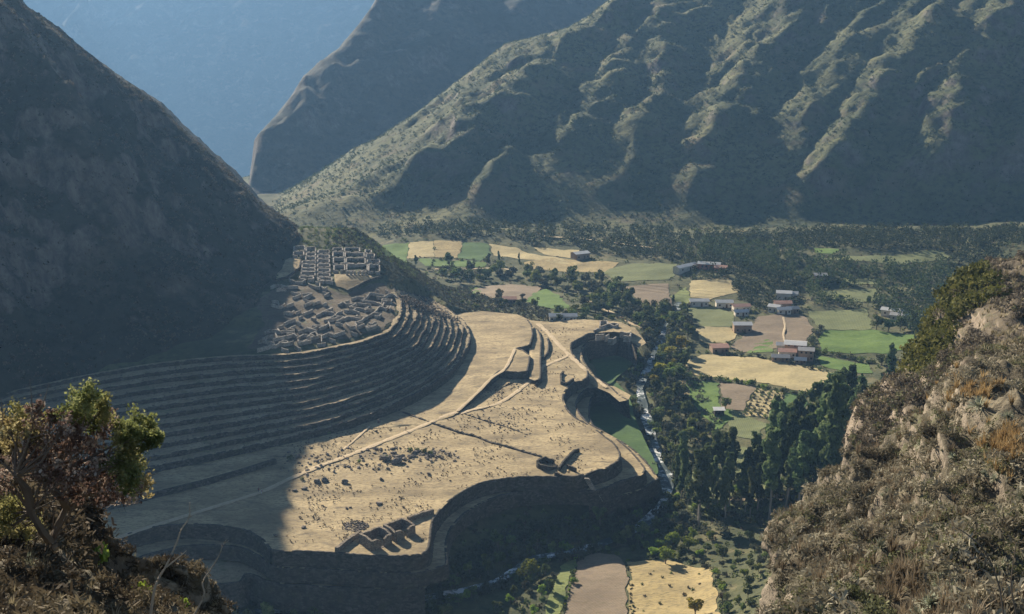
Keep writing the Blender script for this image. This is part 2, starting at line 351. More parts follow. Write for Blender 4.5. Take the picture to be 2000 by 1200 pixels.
def drape(name, px, mat, off=.22, step=3.0, hf=None, sm=True):
    P = [on_ground(a, b, hf)[:2] for a, b in px]; P = np.array(P)
    if sm:
        P = resample(np.vstack([P, P[:1]]), max(12, int(np.sum(np.hypot(*np.diff(np.vstack([P, P[:1]]), axis=0).T)) / 2.2)))[:-1]; P[:, 0] += fbm(P[:, 0] / 7, P[:, 1] / 7, 3) * 1.3; P[:, 1] += fbm(P[:, 0] / 7 + 50, P[:, 1] / 7, 3) * 1.3
    v, f = cdt(P, step); z = (hf or H)(v[:, 0], v[:, 1]) + off
    return struct(mesh(name, np.column_stack([v, z]), f, mat, None, True))
def retaining(name, line, drop, side, label, group=None, mat=None, thick=.8, para=.18, batter=.12):
    """a dry-stone retaining wall under the crest line; drop = face height (number or array); side=+1: ground lies left of the line"""
    L = resample(np.asarray(line, float), max(4, int(np.sum(np.linalg.norm(np.diff(np.asarray(line)[:, :2], axis=0), axis=1)) / .9)))
    n = len(L); T = np.gradient(L[:, :2], axis=0); T /= np.linalg.norm(T, axis=1)[:, None] + 1e-9; Nn = np.stack([-T[:, 1], T[:, 0]], 1) * side
    dr = np.interp(np.linspace(0, 1, n), np.linspace(0, 1, len(np.atleast_1d(drop))), np.atleast_1d(drop)) if np.ndim(drop) else np.full(n, drop)
    rnd = RNG.uniform(-1, 1, (n, 6)); V = []; rows = 7
    top = para + rnd[:, 0] * .13 + fbm(np.arange(n) * .13, np.full(n, L[0, 0]), 3) * .22
    V.append(np.column_stack([L[:, :2] + Nn * thick, L[:, 2] - .25]))
    V.append(np.column_stack([L[:, :2] + Nn * thick, L[:, 2] + top]))
    V.append(np.column_stack([L[:, :2] + Nn * .05 + rnd[:, 1:2] * .08 * Nn, L[:, 2] + top]))
    for r in range(1, rows):
        q = r / (rows - 1); V.append(np.column_stack([L[:, :2] - Nn * (batter * dr * q + RNG.uniform(-.12, .12, n))[:, None], L[:, 2] - dr * q]))
    V = np.stack(V); k = len(V); I = np.arange(k * n).reshape(k, n)
    F = np.stack([I[:-1, :-1], I[:-1, 1:], I[1:, 1:], I[1:, :-1]], -1).reshape(-1, 4)
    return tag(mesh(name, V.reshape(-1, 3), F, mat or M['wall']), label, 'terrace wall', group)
def W(lst, z=None): return np.array([un(*(p if len(p) == 3 else (*p, z))) for p in lst])

# terrace flight
side_word = ['lowest', 'second lowest', 'third lowest', 'fourth lowest', 'fifth lowest', 'sixth lowest', 'sixth highest', 'fifth highest', 'fourth highest', 'third highest', 'second highest', 'highest']
for k in range(NT):
    c = crests[k]; n_end = len(c) - int(2 + 0 * k)
    c = c[:n_end]; nn = len(c)
    lower = crests[k - 1][:n_end, 2] if k else c[:, 2] - 2.9 - smooth(0, 1, np.arange(nn) / nn) * .6
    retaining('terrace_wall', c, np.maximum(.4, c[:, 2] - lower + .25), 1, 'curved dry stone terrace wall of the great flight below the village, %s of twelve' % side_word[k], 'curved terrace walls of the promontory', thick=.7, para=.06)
    if k < NT - 1: inner = crests[k + 1][:n_end]
    else:
        T_ = np.gradient(c[:, :2], axis=0); T_ /= np.linalg.norm(T_, axis=1)[:, None]; inner = c.copy(); inner[:, :2] += np.stack([-T_[:, 1], T_[:, 0]], 1) * 2.2
    rows = [c.copy()]
    for q in (.33, .66, 1.0):
        r = c * (1 - q) + inner * q; r[:, 2] = c[:, 2] + fbm(r[:, 0] / 5, r[:, 1] / 5, 2) * .12; rows.append(r)
    r = inner.copy(); r[:, :2] = inner[:, :2] + (inner[:, :2] - c[:, :2]) * .1; r[:, 2] = c[:, 2]; rows.append(r)
    V = np.stack(rows); I = np.arange(V.shape[0] * nn).reshape(V.shape[0], nn)
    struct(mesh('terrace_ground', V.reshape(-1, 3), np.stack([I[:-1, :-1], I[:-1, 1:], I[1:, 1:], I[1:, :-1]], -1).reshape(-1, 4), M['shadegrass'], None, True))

# plaza
rimA = [(-150, 1085), (0, 1085), (120, 1082), (182, 1072), (237, 1050), (300, 1032), (350, 1025), (400, 1026), (450, 1032), (485, 1040), (510, 1055), (528, 1076)]
rimB = [(532, 1077), (575, 1078), (650, 1081), (725, 1087), (800, 1087), (833, 1078), (841, 1060), (845, 1025), (855, 1005), (875, 982), (912, 957), (950, 942), (995, 935), (1058, 932), (1103, 935), (1140, 932), (1153, 925), (1185, 915), (1204, 904), (1213, 891), (1204, 871), (1175, 847), (1150, 830), (1120, 812), (1104, 790), (1102, 772), (1115, 753), (1140, 743), (1149, 735), (1147, 720), (1130, 705), (1118, 688), (1117, 672), (1127, 665), (1150, 653), (1165, 650)]
back = [(1200, 648), (1228, 652), (1237, 642), (1215, 630), (1180, 626), (1130, 624), (1080, 630), (1037, 626), (1010, 614), (940, 608), (890, 612)]
A3 = W(rimA, 0); B3 = W(rimB, 0); A3s = catmull(A3, 5); B3s = catmull(B3, 5)
left_back = [np.array([b[0], b[1] + 0, 0]) for b in (crests[0][::-1][30::6] + np.array([0, 0, 0]))]
Tn = np.gradient(crests[0][:, :2], axis=0); Tn /= np.linalg.norm(Tn, axis=1)[:, None]
cin = crests[0][:, :2] + np.stack([-Tn[:, 1], Tn[:, 0]], 1) * 3.0
lb = [np.array([p[0], p[1], 0.]) for p in cin[::-1][24::5]]
plaza_poly = np.vstack([A3s, B3s, W(back, 0), np.array(lb)])
cap('plaza_ground', plaza_poly, M['drygrass'], 3.0, .22)
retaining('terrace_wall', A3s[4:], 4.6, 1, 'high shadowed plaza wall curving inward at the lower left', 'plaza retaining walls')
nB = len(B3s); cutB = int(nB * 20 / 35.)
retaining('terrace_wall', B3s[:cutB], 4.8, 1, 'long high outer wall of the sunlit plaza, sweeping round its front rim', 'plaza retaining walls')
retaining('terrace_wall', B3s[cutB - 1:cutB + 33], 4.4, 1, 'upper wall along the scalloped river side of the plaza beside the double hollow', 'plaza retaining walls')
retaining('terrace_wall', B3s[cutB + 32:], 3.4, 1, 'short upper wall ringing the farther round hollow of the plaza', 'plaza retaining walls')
def ledge(front, z, backpts, zb, drop, label, mat='drygrass', gname='terrace_ground', grp='lower terrace walls', step=2.5):
    f3 = catmull(W(front, z), 5); b3 = W(backpts, z) if len(backpts) else np.zeros((0, 3))
    cap(gname, np.vstack([f3, b3]), M[mat], step, .12)
    retaining('terrace_wall', f3, drop, 1, label, grp, para=.12)
# second level left, second level right, third level
ledge([(130, 1140), (170, 1120), (225, 1106), (300, 1081), (362, 1068), (425, 1066), (475, 1073), (512, 1092), (541, 1109), (620, 1112), (720, 1119), (800, 1120), (845, 1112), (862, 1108), (874, 1100), (873, 1065), (880, 1038), (895, 1017), (919, 997), (963, 974), (1027, 959), (1100, 957), (1165, 959), (1217, 939), (1250, 930), (1261, 919), (1256, 908), (1232, 880), (1205, 857)], -4.6, [(1165, 835), (1180, 880), (1100, 915), (1000, 918), (900, 940), (850, 975), (820, 1040), (700, 1060), (560, 1060), (450, 1020), (350, 1010), (240, 1030), (150, 1060), (100, 1100)], 0, [4.4] * 10 + [4.6, 5.5, 5.2, 5, 5, 5, 4.5, 4.4], 'long second terrace wall stepping round below the plaza rim')
ledge([(1150, 985), (1172, 983), (1210, 971), (1248, 958), (1284, 938), (1283, 931), (1268, 908), (1240, 880), (1215, 862)], -9.2, [(1190, 850), (1200, 900), (1180, 930), (1150, 950)], 0, 5.0, 'lowest sunlit crescent terrace wall at the river corner')
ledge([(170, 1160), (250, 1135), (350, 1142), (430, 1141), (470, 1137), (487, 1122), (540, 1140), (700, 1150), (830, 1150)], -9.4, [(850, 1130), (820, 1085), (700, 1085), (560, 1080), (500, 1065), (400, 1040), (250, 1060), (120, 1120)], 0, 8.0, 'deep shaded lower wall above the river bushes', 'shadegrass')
# hollows on the river side
ledge([(1228, 781), (1211, 772), (1193, 755), (1176, 745), (1162, 735), (1153, 722), (1145, 712), (1139, 700), (1137, 688), (1141, 677), (1151, 669), (1166, 665), (1184, 662), (1205, 660), (1230, 668), (1246, 680)], -3.2, [(1262, 670), (1240, 640), (1180, 630), (1130, 650), (1100, 670), (1100, 700), (1125, 725), (1140, 738), (1165, 757), (1190, 768), (1210, 785)], 0, 8.6, 'curved inner wall round the farther grassy hollow')
ledge([(1192, 760), (1165, 757), (1143, 761), (1129, 774), (1123, 790), (1128, 806), (1138, 819), (1150, 829), (1175, 842)], -4.2, [(1172, 845), (1120, 818), (1090, 800), (1090, 765), (1110, 745), (1150, 738), (1180, 748)], 0, 5.0, 'upper inner wall round the nearer double hollow')
ledge([(1225, 785), (1209, 777), (1192, 762), (1172, 765), (1155, 776), (1150, 790), (1149, 806), (1150, 820), (1163, 838), (1185, 856)], -8.2, [(1160, 848), (1130, 828), (1110, 800), (1115, 765), (1150, 748), (1200, 755), (1232, 772)], 0, 6.0, 'lower inner wall round the nearer double hollow')
cap('grass_plot', smooth_poly(W([(1160, 760), (1200, 745), (1230, 780), (1240, 815), (1263, 868), (1285, 915), (1275, 925), (1230, 890), (1190, 862), (1150, 840), (1130, 800)], -13.2)), M['f_dkgreen'], 2.5, .25)
cap('grass_plot', smooth_poly(W([(1150, 700), (1165, 672), (1230, 672), (1248, 690), (1235, 712), (1205, 738), (1190, 750), (1165, 735)], -12.6)), M['f_dkgreen'], 2.5, .25)

# raised upper plaza and its wall
upl = [(885, 812, .35), (897, 804, .5), (930, 772, 1.7), (960, 740, 2.7), (976, 725, 3.1), (1000, 727, 3.2), (1030, 727, 3.3), (1035, 710, 3.3), (1036, 694, 3.4), (1022, 684, 3.4), (1010, 681, 3.4), (1022, 678, 3.4), (1036, 674, 3.5), (1042, 655, 3.5), (1040, 637, 3.5), (1032, 625, 3.5)]
up3 = W(upl); fillb = [(1010, 614, 3.5), (940, 609, 3.5), (905, 612, 3.4)]
c0 = [np.array([p[0], p[1], 0.]) for p in cin[::-1][26:150:5]]
for i, p in enumerate(c0): p[2] = 3.3 * (1 - smooth(0, 1, np.array(i / (len(c0) - 1)))) + .3
cap('upper_plaza_ground', np.vstack([up3, W(fillb), np.array(c0), W([(700, 838, .1), (760, 835, .1), (830, 830, .1)])]), M['drygrass'], 3.0, .15)
retaining('terrace_wall', up3[1:], [.8, 1.6, 2.6, 3.3, 3.6, 3.7, 3.8, 3.9, 3.9], 1, 'stepped zigzag wall with a path on top dividing the two plaza levels', 'plaza retaining walls', mat=M['wall'], para=.15)
ledge([(1048, 745), (1057, 736), (1057, 700), (1058, 665), (1054, 648), (1046, 640)], 2.1, [(1034, 645), (1034, 740)], 0, 2.3, 'narrow straight step wall east of the raised plaza, upper one', grp='small step walls')
ledge([(1060, 700), (1071, 688), (1073, 670), (1067, 655), (1058, 645)], 1.1, [(1050, 650), (1052, 698)], 0, 1.3, 'short step wall east of the raised plaza, lower one', grp='small step walls')
# low wall crossing the shaded ground at the left
lw = W([(80, 1012, 0), (187, 1003, 0), (250, 988, 0), (320, 968, 0), (400, 948, 0), (470, 928, 0), (540, 906, 0)])
lw[:, 2] = 1.6
def ridge_step(line, h, label):
    L = resample(line, 60); T = np.gradient(L[:, :2], axis=0); T /= np.linalg.norm(T, axis=1)[:, None]; Nn = np.stack([-T[:, 1], T[:, 0]], 1)
    a = L.copy(); a[:, :2] -= Nn * .4; a[:, 2] = -.3; b = L.copy(); b[:, 2] = h; c_ = L.copy(); c_[:, :2] += Nn * 1.2; c_[:, 2] = h; d = L.copy(); d[:, :2] += Nn * 16; d[:, 2] = .02
    b[:, 2] += RNG.uniform(-.1, .1, 60); V = np.stack([a, b, c_]); I = np.arange(180).reshape(3, 60)
    tag(mesh('terrace_wall', V.reshape(-1, 3), np.stack([I[:-1, :-1], I[:-1, 1:], I[1:, 1:], I[1:, :-1]], -1).reshape(-1, 4), M['wall']), label, 'terrace wall', 'low field walls')
    V = np.stack([c_, d]); I = np.arange(120).reshape(2, 60)
    struct(mesh('terrace_ground', V.reshape(-1, 3), np.stack([I[:-1, :-1], I[:-1, 1:], I[1:, 1:], I[1:, :-1]], -1).reshape(-1, 4), M['drygrass'], None, True))
ridge_step(lw, 1.7, 'low straight terrace wall crossing the shaded ground beside the footpath')
ridge_step(W([(250, 940, 0), (330, 915, 0), (420, 893, 0), (520, 868, 0)]), .9, 'faint low terrace wall in the shade above the longer one')

# ------------------------------------------------------------------ paths
def pl_z(px, py, z): return un(px, py, z)
def strip(name, pts3, width, mat, off=.09, jit=.2):
    L = resample(catmull(pts3, 6), max(6, int(len(pts3) * 10))); n = len(L); T = np.gradient(L[:, :2], axis=0); T /= np.linalg.norm(T, axis=1)[:, None]; Nn = np.stack([-T[:, 1], T[:, 0]], 1)
    wa = width / 2 * (1 + fbm(np.arange(n) * .2, np.zeros(n), 2) * .4) + RNG.uniform(-jit, jit, n) * .3
    V = [np.column_stack([L[:, :2] + Nn * (wa * q)[:, None], L[:, 2] + off + (.02 if abs(q) < .9 else -.06)]) for q in (-1, -.5, 0, .5, 1)]
    V = np.stack(V); I = np.arange(5 * n).reshape(5, n)
    return struct(mesh(name, V.reshape(-1, 3), np.stack([I[:-1, :-1], I[:-1, 1:], I[1:, 1:], I[1:, :-1]], -1).reshape(-1, 4), mat, None, True))
def pz(lst, extra=.16): return W([(a, b, z + extra) for a, b, z in lst])
strip('path', pz([(182, 1070, 0), (260, 1040, 0), (330, 1018, 0), (420, 990, 0), (508, 962, 0), (560, 938, 0), (620, 912, 0), (680, 890, 0), (750, 862, 0), (820, 834, 0), (870, 812, .1), (893, 805, .4)]), 2.3, M['path'])
strip('path', pz([(893, 804, .5), (930, 770, 1.75), (960, 739, 2.75), (985, 722, 3.2), (1000, 695, 3.3), (1005, 682, 3.4)]), 1.4, M['path'], .2)
strip('path', pz([(898, 808, 0), (925, 800, 0), (968, 790, 0), (1000, 772, 0), (1035, 745, 0), (1052, 731, 0), (1062, 716, 0), (1085, 706, 0), (1112, 694, 0)]), 1.9, M['path'])
strip('path', pz([(1050, 632, 0), (1070, 650, 0), (1090, 672, 0), (1112, 694, 0), (1128, 708, 0), (1143, 722, 0)]), 2.3, M['path'])
strip('path', pz([(668, 880, 0), (690, 862, 0), (722, 833, 0)]), .9, M['path'])
strip('path', pz([(1143, 722, 0), (1150, 733, -1.), (1165, 742, -3.0), (1185, 758, -3.1)]), 1.8, M['path'], .2)

# ------------------------------------------------------------------ free-standing walls of ruins
def wallpath(mb, P, h, th=.75, jag=.15, base=None):
    P = np.asarray(P, float); L = resample(P, max(2, int(np.sum(np.linalg.norm(np.diff(P[:, :2], axis=0), axis=1)) / 1.1) + 1)); n = len(L)
    T = np.gradient(L[:, :2], axis=0) if n > 1 else None; T = T / (np.linalg.norm(T, axis=1)[:, None] + 1e-9); Nn = np.stack([-T[:, 1], T[:, 0]], 1)
    hh = (h if np.ndim(h) == 0 else np.interp(np.linspace(0, 1, n), np.linspace(0, 1, len(h)), h)) + RNG.uniform(-jag, jag, n)
    z0 = L[:, 2] - 1.5; z1 = L[:, 2] + hh
    V = np.stack([np.column_stack([L[:, :2] + Nn * th * .5, z0]), np.column_stack([L[:, :2] + Nn * th * .42, z1]), np.column_stack([L[:, :2] - Nn * th * .42, z1]), np.column_stack([L[:, :2] - Nn * th * .5, z0])]).reshape(-1, 3)
    I = np.arange(4 * n).reshape(4, n); F = [tuple(q) for q in np.stack([I[:-1, :-1], I[:-1, 1:], I[1:, 1:], I[1:, :-1]], -1).reshape(-1, 4)]
    F += [(I[0, 0], I[1, 0], I[2, 0], I[3, 0]), (I[0, -1], I[3, -1], I[2, -1], I[1, -1])]
    mb.add(V, F)
def gpts(lst, h=0):
    """points whose wall TOP (height h above the ground) shows at the given pixels"""
    out = []
    for a, b in lst:
        p = on_ground(a, b, None, h, 300, 900); p[2] -= h; out.append(p)
    return out
def zz(lst, ox, oy, s): return [(ox + a / s, oy + b / s) for a, b in lst]
# upper village: columns of open-fronted rooms
def room(px0, py0, px1, py1, label, door=True, h=1.7):
    mb = MB(); q = gpts([(px0, py1), (px0 + .4, py0), (px1, py0), (px1 + .3, py1)], h)
    if door:
        wallpath(mb, q, h, .7); a = np.array(q[3]); b = np.array(q[0]); wallpath(mb, [a, a * .6 + b * .4], h * .9, .7); wallpath(mb, [a * .4 + b * .6, b], h * .9, .7)
    else: wallpath(mb, q + [q[0]], h, .7)
    return tag(mb.build('ruined_room', M['ruin']), label, 'ruin', 'roofless rooms of the upper village')
ords = ['first', 'second', 'third', 'fourth', 'fifth', 'sixth', 'seventh', 'eighth', 'ninth']
cols = [('leftmost short row', [(574, 481, 595, 489), (573, 491, 593, 499)]),
        ('second row from the left', [(598, 484, 616, 491), (598, 494, 616, 500), (597, 502, 616, 508), (590, 510, 616, 515), (590, 517, 615, 523), (589, 525, 615, 530), (588, 532, 615, 538), (585, 540, 612, 545)]),
        ('third row from the left', [(621, 489, 643, 495), (620, 498, 643, 504), (620, 507, 643, 513), (620, 516, 644, 522), (620, 525, 644, 531), (620, 534, 644, 540), (621, 543, 648, 549)]),
        ('row left of the wide middle block', [(650, 484, 669, 490), (650, 493, 671, 501), (651, 504, 673, 514), (652, 518, 673, 528)]),
        ('wide middle block', [(673, 484, 702, 491), (674, 494, 711, 502), (676, 504, 713, 514), (677, 516, 717, 528)]),
        ('right-hand row by the crest', [(713, 488, 725, 493), (715, 496, 731, 502), (717, 507, 741, 514), (720, 517, 741, 530)])]
for cn, rooms in cols:
    for i, r in enumerate(rooms): room(*r, 'small roofless stone room of the upper village, %s, %s from the back' % (cn, ords[i]))
def ruinline(lst, label, h=1.8, th=.75, name='ruined_wall', grp='ruined walls of the village', mat='ruin'):
    mb = MB()
    for seg in lst: wallpath(mb, gpts(seg, h), h, th)
    return tag(mb.build(name, M[mat]), label, 'ruin', grp)
# niche wall facing the triangular court, retaining wall under it
nw = MB(); q0 = gpts([(675, 531)], 2.4)[0]; q1 = gpts([(719, 531)], 2.4)[0]
for i in range(6): a = i / 6 + .015; b = a + .1; wallpath(nw, [q0 + (q1 - q0) * a, q0 + (q1 - q0) * b], 2.4, .9, .1)
wallpath(nw, [q0, q1], .7, .8, .05)
tag(nw.build('ruined_wall', M['ruin']), 'pale pillared wall with dark openings above the triangular court', 'ruin')
drape('court_ground', [(653, 538), (735, 545), (712, 556), (680, 571), (671, 566), (655, 562)], M['drygrass'], .5, 1.5, sm=False)
drape('court_ground', [(566, 506), (588, 510), (583, 530), (560, 545), (532, 553), (545, 535)], M['drygrass'], .5, 1.5)
crt = np.array(gpts([(679, 574), (700, 563), (722, 552), (745, 545)], 0)); crt[:, 2] += 1.0
retaining('terrace_wall', crt, 3.4, 1, 'tall dark retaining wall slanting under the triangular court', 'village retaining walls', para=.3)
crt = np.array(gpts([(478, 592), (500, 575), (530, 556), (562, 545), (586, 528), (590, 512)], 0)); crt[:, 2] += .8
retaining('terrace_wall', crt, 2.6, 1, 'curved retaining wall under the small sunlit court by the mountain foot', 'village retaining walls', para=.3)
M['shade_earth'] = soil('shade_tinted_earth', (.10, .082, .058), (.165, .135, .092), (.07, .06, .045), .08, .8, (.09, .095, .05), .3)  # brown soil, darkened to paint in the shade between the village walls
drape('shade_tinted_ground', [(486, 684), (500, 655), (520, 632), (500, 600), (520, 575), (575, 552), (640, 566), (672, 580), (745, 552), (768, 575), (774, 600), (768, 628), (745, 645), (700, 658), (640, 670), (580, 680), (520, 686)], M['shade_earth'], .16, 1.6)  # sheet that carries the painted shade over the lower village
S4 = lambda l: zz(l, 480, 520, 5.882)
village = [
 ([[(500, 150), (560, 175), (650, 180), (690, 155)]], 'short curved wall nearest below the second row of rooms'),
 ([[(285, 235), (350, 210), (480, 235), (600, 225)], [(350, 270), (400, 255), (465, 262)]], 'pair of low walls beneath the small sunlit court'),
 ([[(820, 125), (860, 160), (1000, 178)], [(720, 205), (790, 235), (850, 245), (850, 190), (800, 180)]], 'hooked walls left of the triangular court'),
 ([[(870, 235), (900, 262), (935, 240)], [(880, 295), (960, 310), (900, 335)]], 'two small angled walls right below the hooked walls'),
 ([[(520, 300), (640, 320), (540, 355)], [(650, 325), (770, 315), (660, 360)]], 'arrow-shaped walls in the middle of the shaded slope'),
 ([[(300, 400), (370, 405), (380, 440)], [(290, 432), (400, 460), (450, 430)], [(470, 450), (550, 422)]], 'zigzag walls at the left end of the shaded slope'),
 ([[(680, 390), (760, 405), (670, 445)]], 'single bent wall below the arrow-shaped walls'),
 ([[(770, 430), (855, 392)]], 'short straight wall beside the bent wall'),
 ([[(890, 437), (935, 415)]], 'shortest straight wall on the shaded slope'),
 ([[(440, 525), (520, 535), (555, 510)], [(580, 525), (630, 505)]], 'low curved wall above the spit of pale grass'),
 ([[(665, 545), (770, 497)], [(610, 588), (655, 570)]], 'two slanting walls above the lower village'),
 ([[(1215, 375), (1280, 350), (1330, 355), (1385, 360), (1430, 310), (1500, 318)], [(1380, 335), (1395, 345)]], 'outer back wall of the lower village near the ramp'),
 ([[(1500, 318), (1590, 330), (1600, 355), (1500, 350)], [(1500, 265), (1530, 280)], [(1600, 270), (1640, 290)]], 'small enclosure at the back of the lower village'),
 ([[(1590, 350), (1640, 320), (1690, 320), (1740, 360)]], 'angled wall at the right back corner of the lower village'),
 ([[(1570, 380), (1680, 380), (1670, 405), (1560, 400), (1570, 380)]], 'tidy square room at the right end of the lower village'),
 ([[(1320, 390), (1480, 405), (1560, 440)], [(1370, 375), (1340, 410)]], 'long curved cross wall in the right of the lower village'),
 ([[(1280, 420), (1380, 435), (1440, 445)], [(1270, 425), (1190, 470)]], 'angled wall left of the long cross wall'),
 ([[(1590, 420), (1570, 455), (1530, 470), (1500, 510), (1430, 560), (1370, 580)]], 'long wavy spine wall down the right of the lower village'),
 ([[(1550, 470), (1610, 490), (1640, 455), (1600, 450)], [(1655, 490), (1665, 455)]], 'small crooked room by the terrace edge'),
 ([[(1060, 440), (1190, 400)], [(1120, 410), (1160, 440), (1270, 425)]], 'slanting walls beside the shaded retaining wall'),
 ([[(1190, 465), (1360, 485), (1410, 465)], [(1410, 465), (1370, 510)], [(1360, 500), (1480, 490)]], 'stepped walls in the centre of the lower village'),
 ([[(1130, 505), (1230, 510), (1310, 530)], [(1240, 510), (1260, 485)]], 'low wall with a short spur in the centre'),
 ([[(810, 560), (860, 540), (910, 510), (990, 475)], [(910, 515), (1020, 545)], [(880, 520), (1010, 530)], [(960, 500), (1000, 478)]], 'comb of walls at the upper left of the lower village'),
 ([[(900, 625), (1010, 570), (1050, 540), (1110, 515)], [(1020, 570), (1130, 580), (1090, 610), (1040, 630)], [(930, 615), (1000, 600), (1070, 580)]], 'diamond-shaped enclosures in the middle'),
 ([[(1130, 600), (1180, 580), (1320, 600)], [(1250, 570), (1340, 580)], [(1280, 555), (1270, 575)]], 'parallel walls right of the diamond enclosures'),
 ([[(1480, 535), (1560, 540), (1530, 575), (1480, 572)], [(1440, 560), (1450, 545)]], 'small three-sided room near the terrace edge'),
 ([[(1260, 640), (1330, 625), (1360, 600), (1400, 580)], [(1260, 650), (1280, 695), (1370, 660), (1290, 645)]], 'tilted square room over the highest terrace'),
 ([[(1150, 650), (1190, 690), (1260, 690)]], 'bright end wall hooked toward the terraces'),
 ([[(1390, 700), (1510, 675)], [(1410, 660), (1440, 670), (1500, 640)], [(1380, 695), (1400, 715), (1500, 680)]], 'isolated rectangular room lying across the highest terrace'),
 ([[(750, 590), (780, 610), (810, 600)], [(1030, 650), (1110, 670)], [(950, 640), (970, 690)]], 'scattered wall stubs among dark bushes'),
 ([[(580, 640), (640, 645), (610, 665)], [(440, 660), (500, 625), (570, 610)]], 'open enclosure wall at the upper left of the lower village'),
 ([[(360, 700), (400, 690), (430, 675)], [(215, 760), (290, 720), (340, 735), (400, 750)], [(365, 715), (390, 750)]], 'bent walls at the far left of the lower village'),
 ([[(480, 725), (570, 685)], [(400, 755), (450, 740), (560, 745)], [(500, 710), (560, 735)]], 'triangle of walls left of centre'),
 ([[(600, 750), (660, 730), (700, 710), (820, 740)], [(700, 700), (770, 720), (830, 690)]], 'curved walls forming a shallow bowl left of centre'),
 ([[(760, 690), (820, 680), (910, 690), (930, 670)], [(840, 715), (900, 695), (960, 650)]], 'leaf-shaped enclosure in the middle'),
 ([[(735, 775), (800, 755), (830, 790)], [(740, 780), (800, 810), (850, 790)]], 'small pointed enclosure near the front'),
 ([[(880, 800), (950, 775), (1020, 785), (1140, 745)], [(950, 765), (1000, 775)], [(1060, 750), (1110, 740)]], 'long low front wall toward the right'),
 ([[(1205, 750), (1240, 775), (1280, 772)]], 'small bright hook of wall on the front edge'),
 ([[(190, 835), (260, 800), (320, 800)], [(310, 845), (380, 820), (440, 815), (530, 790)], [(140, 865), (190, 845), (330, 880)]], 'long pointed enclosure at the front left corner'),
 ([[(340, 770), (360, 820)], [(470, 770), (530, 770), (590, 800)], [(530, 790), (570, 775)]], 'short walls in front of the triangle'),
 ([[(410, 865), (440, 850), (490, 865), (470, 880), (380, 875)], [(380, 875), (450, 885), (550, 870)]], 'rounded small enclosure at the front left'),
 ([[(610, 810), (670, 785), (740, 800), (700, 820)], [(740, 820), (790, 800)]], 'crooked wall above the front edge'),
 ([[(590, 870), (650, 860), (740, 835), (760, 850), (640, 875), (600, 880)], [(600, 845), (610, 870)]], 'fish-shaped enclosure at the front edge'),
 ([[(130, 950), (280, 915), (340, 915), (390, 890)]], 'frontmost long wall at the left corner of the village'),
 ([[(560, 910), (590, 935), (630, 940)]], 'bright hooked wall on the very front edge, left one'),
 ([[(820, 890), (920, 885)], [(870, 800), (870, 870)]], 'bright flat wall on the very front edge, middle one'),
 ([[(960, 825), (1000, 850), (1030, 852)]], 'bright hooked wall on the very front edge, right one'),
 ([[(410, 945), (450, 965), (490, 968)]], 'bright low wall lying lowest on the front edge'),
]
for segs, lab in village: ruinline([S4(s) for s in segs], lab + ' of the ruined village' if len(lab.split()) < 10 else lab, 1.6, .5)
# ruin cluster beyond the farther hollow
S2 = lambda l: zz(l, 850, 560, 4)
def flat_ruin(segs, z, h, label, th=.7, mat='ruin'):
    mb = MB()
    for s in segs: wallpath(mb, [un(a, b, z + h) - np.array([0, 0, h]) for a, b in s], h, th)
    return tag(mb.build('ruined_wall', M[mat]), label, 'ruin')
flat_ruin([S2([(1285, 310), (1290, 268), (1340, 265), (1355, 290), (1290, 310)])], 0, 1.6, 'small square ruined room on the knoll beyond the farther hollow')
flat_ruin([S2([(1360, 290), (1400, 282), (1432, 292), (1400, 305), (1360, 290)])], 0, 1.4, 'small oval ruined room on the knoll beside the square one')
flat_ruin([S2([(1240, 340), (1270, 325), (1320, 322)]), S2([(1255, 375), (1320, 370)]), S2([(1330, 385), (1360, 370)]), S2([(1350, 405), (1385, 410), (1412, 390)])], -.5, 1.5, 'broken wall stubs above the farther hollow')
flat_ruin([S2([(1445, 350), (1490, 358), (1530, 360), (1520, 388), (1470, 385)])], -1, 1.4, 'ruined enclosure on the point above the river')
flat_ruin([S2([(985, 745), (980, 680), (1000, 660)]), S2([(985, 745), (1030, 750), (1080, 715)])], 0, 1.3, 'rubble-filled ruined corner at the rim of the double hollow', .8, 'wall')
# round ruin near the front rim
mb = MB(); ccx = un(1068, 911, 0)
wallpath(mb, [ccx + np.array([3.4 * cos(t), 4.2 * sin(t), 0]) for t in np.linspace(.7, 2 * pi - .1, 20)], [1.0, 2.0, 1.6, 2.2, 1.2, .6], .9, .35)
tag(mb.build('ruined_round_house', M['wall']), 'round roofless ruin of dark stone near the plaza rim', 'ruin')
flat_ruin([[(1092, 913), (1100, 900), (1112, 888), (1122, 878), (1131, 876)], [(1084, 922), (1100, 928), (1120, 930), (1140, 926)], [(1108, 908), (1125, 915)]], 0, 1.5, 'angled broken walls beside the round ruin', .8, 'wall')
# low rubble walls crossing the plaza
def rubble(line, label, h=.5, th=1.0):
    mb = MB(); wallpath(mb, W(line, 0), h, th, .3); tag(mb.build('low_wall', M['wall']), label, 'low wall')
rubble([(925, 852), (955, 864), (985, 872), (1020, 882), (1058, 893)], 'low broken field wall running across the plaza to the round ruin')
rubble([(775, 802), (800, 812), (832, 823)], 'short line of rubble above the footpath in the sunlit plaza')
rubble([(835, 824), (870, 836), (895, 845), (925, 852)], 'low rubble wall starting at the footpath')
rubble([(905, 808), (950, 823), (1000, 838), (1030, 850)], 'faint low field edge right of the path fork', .2, .6)

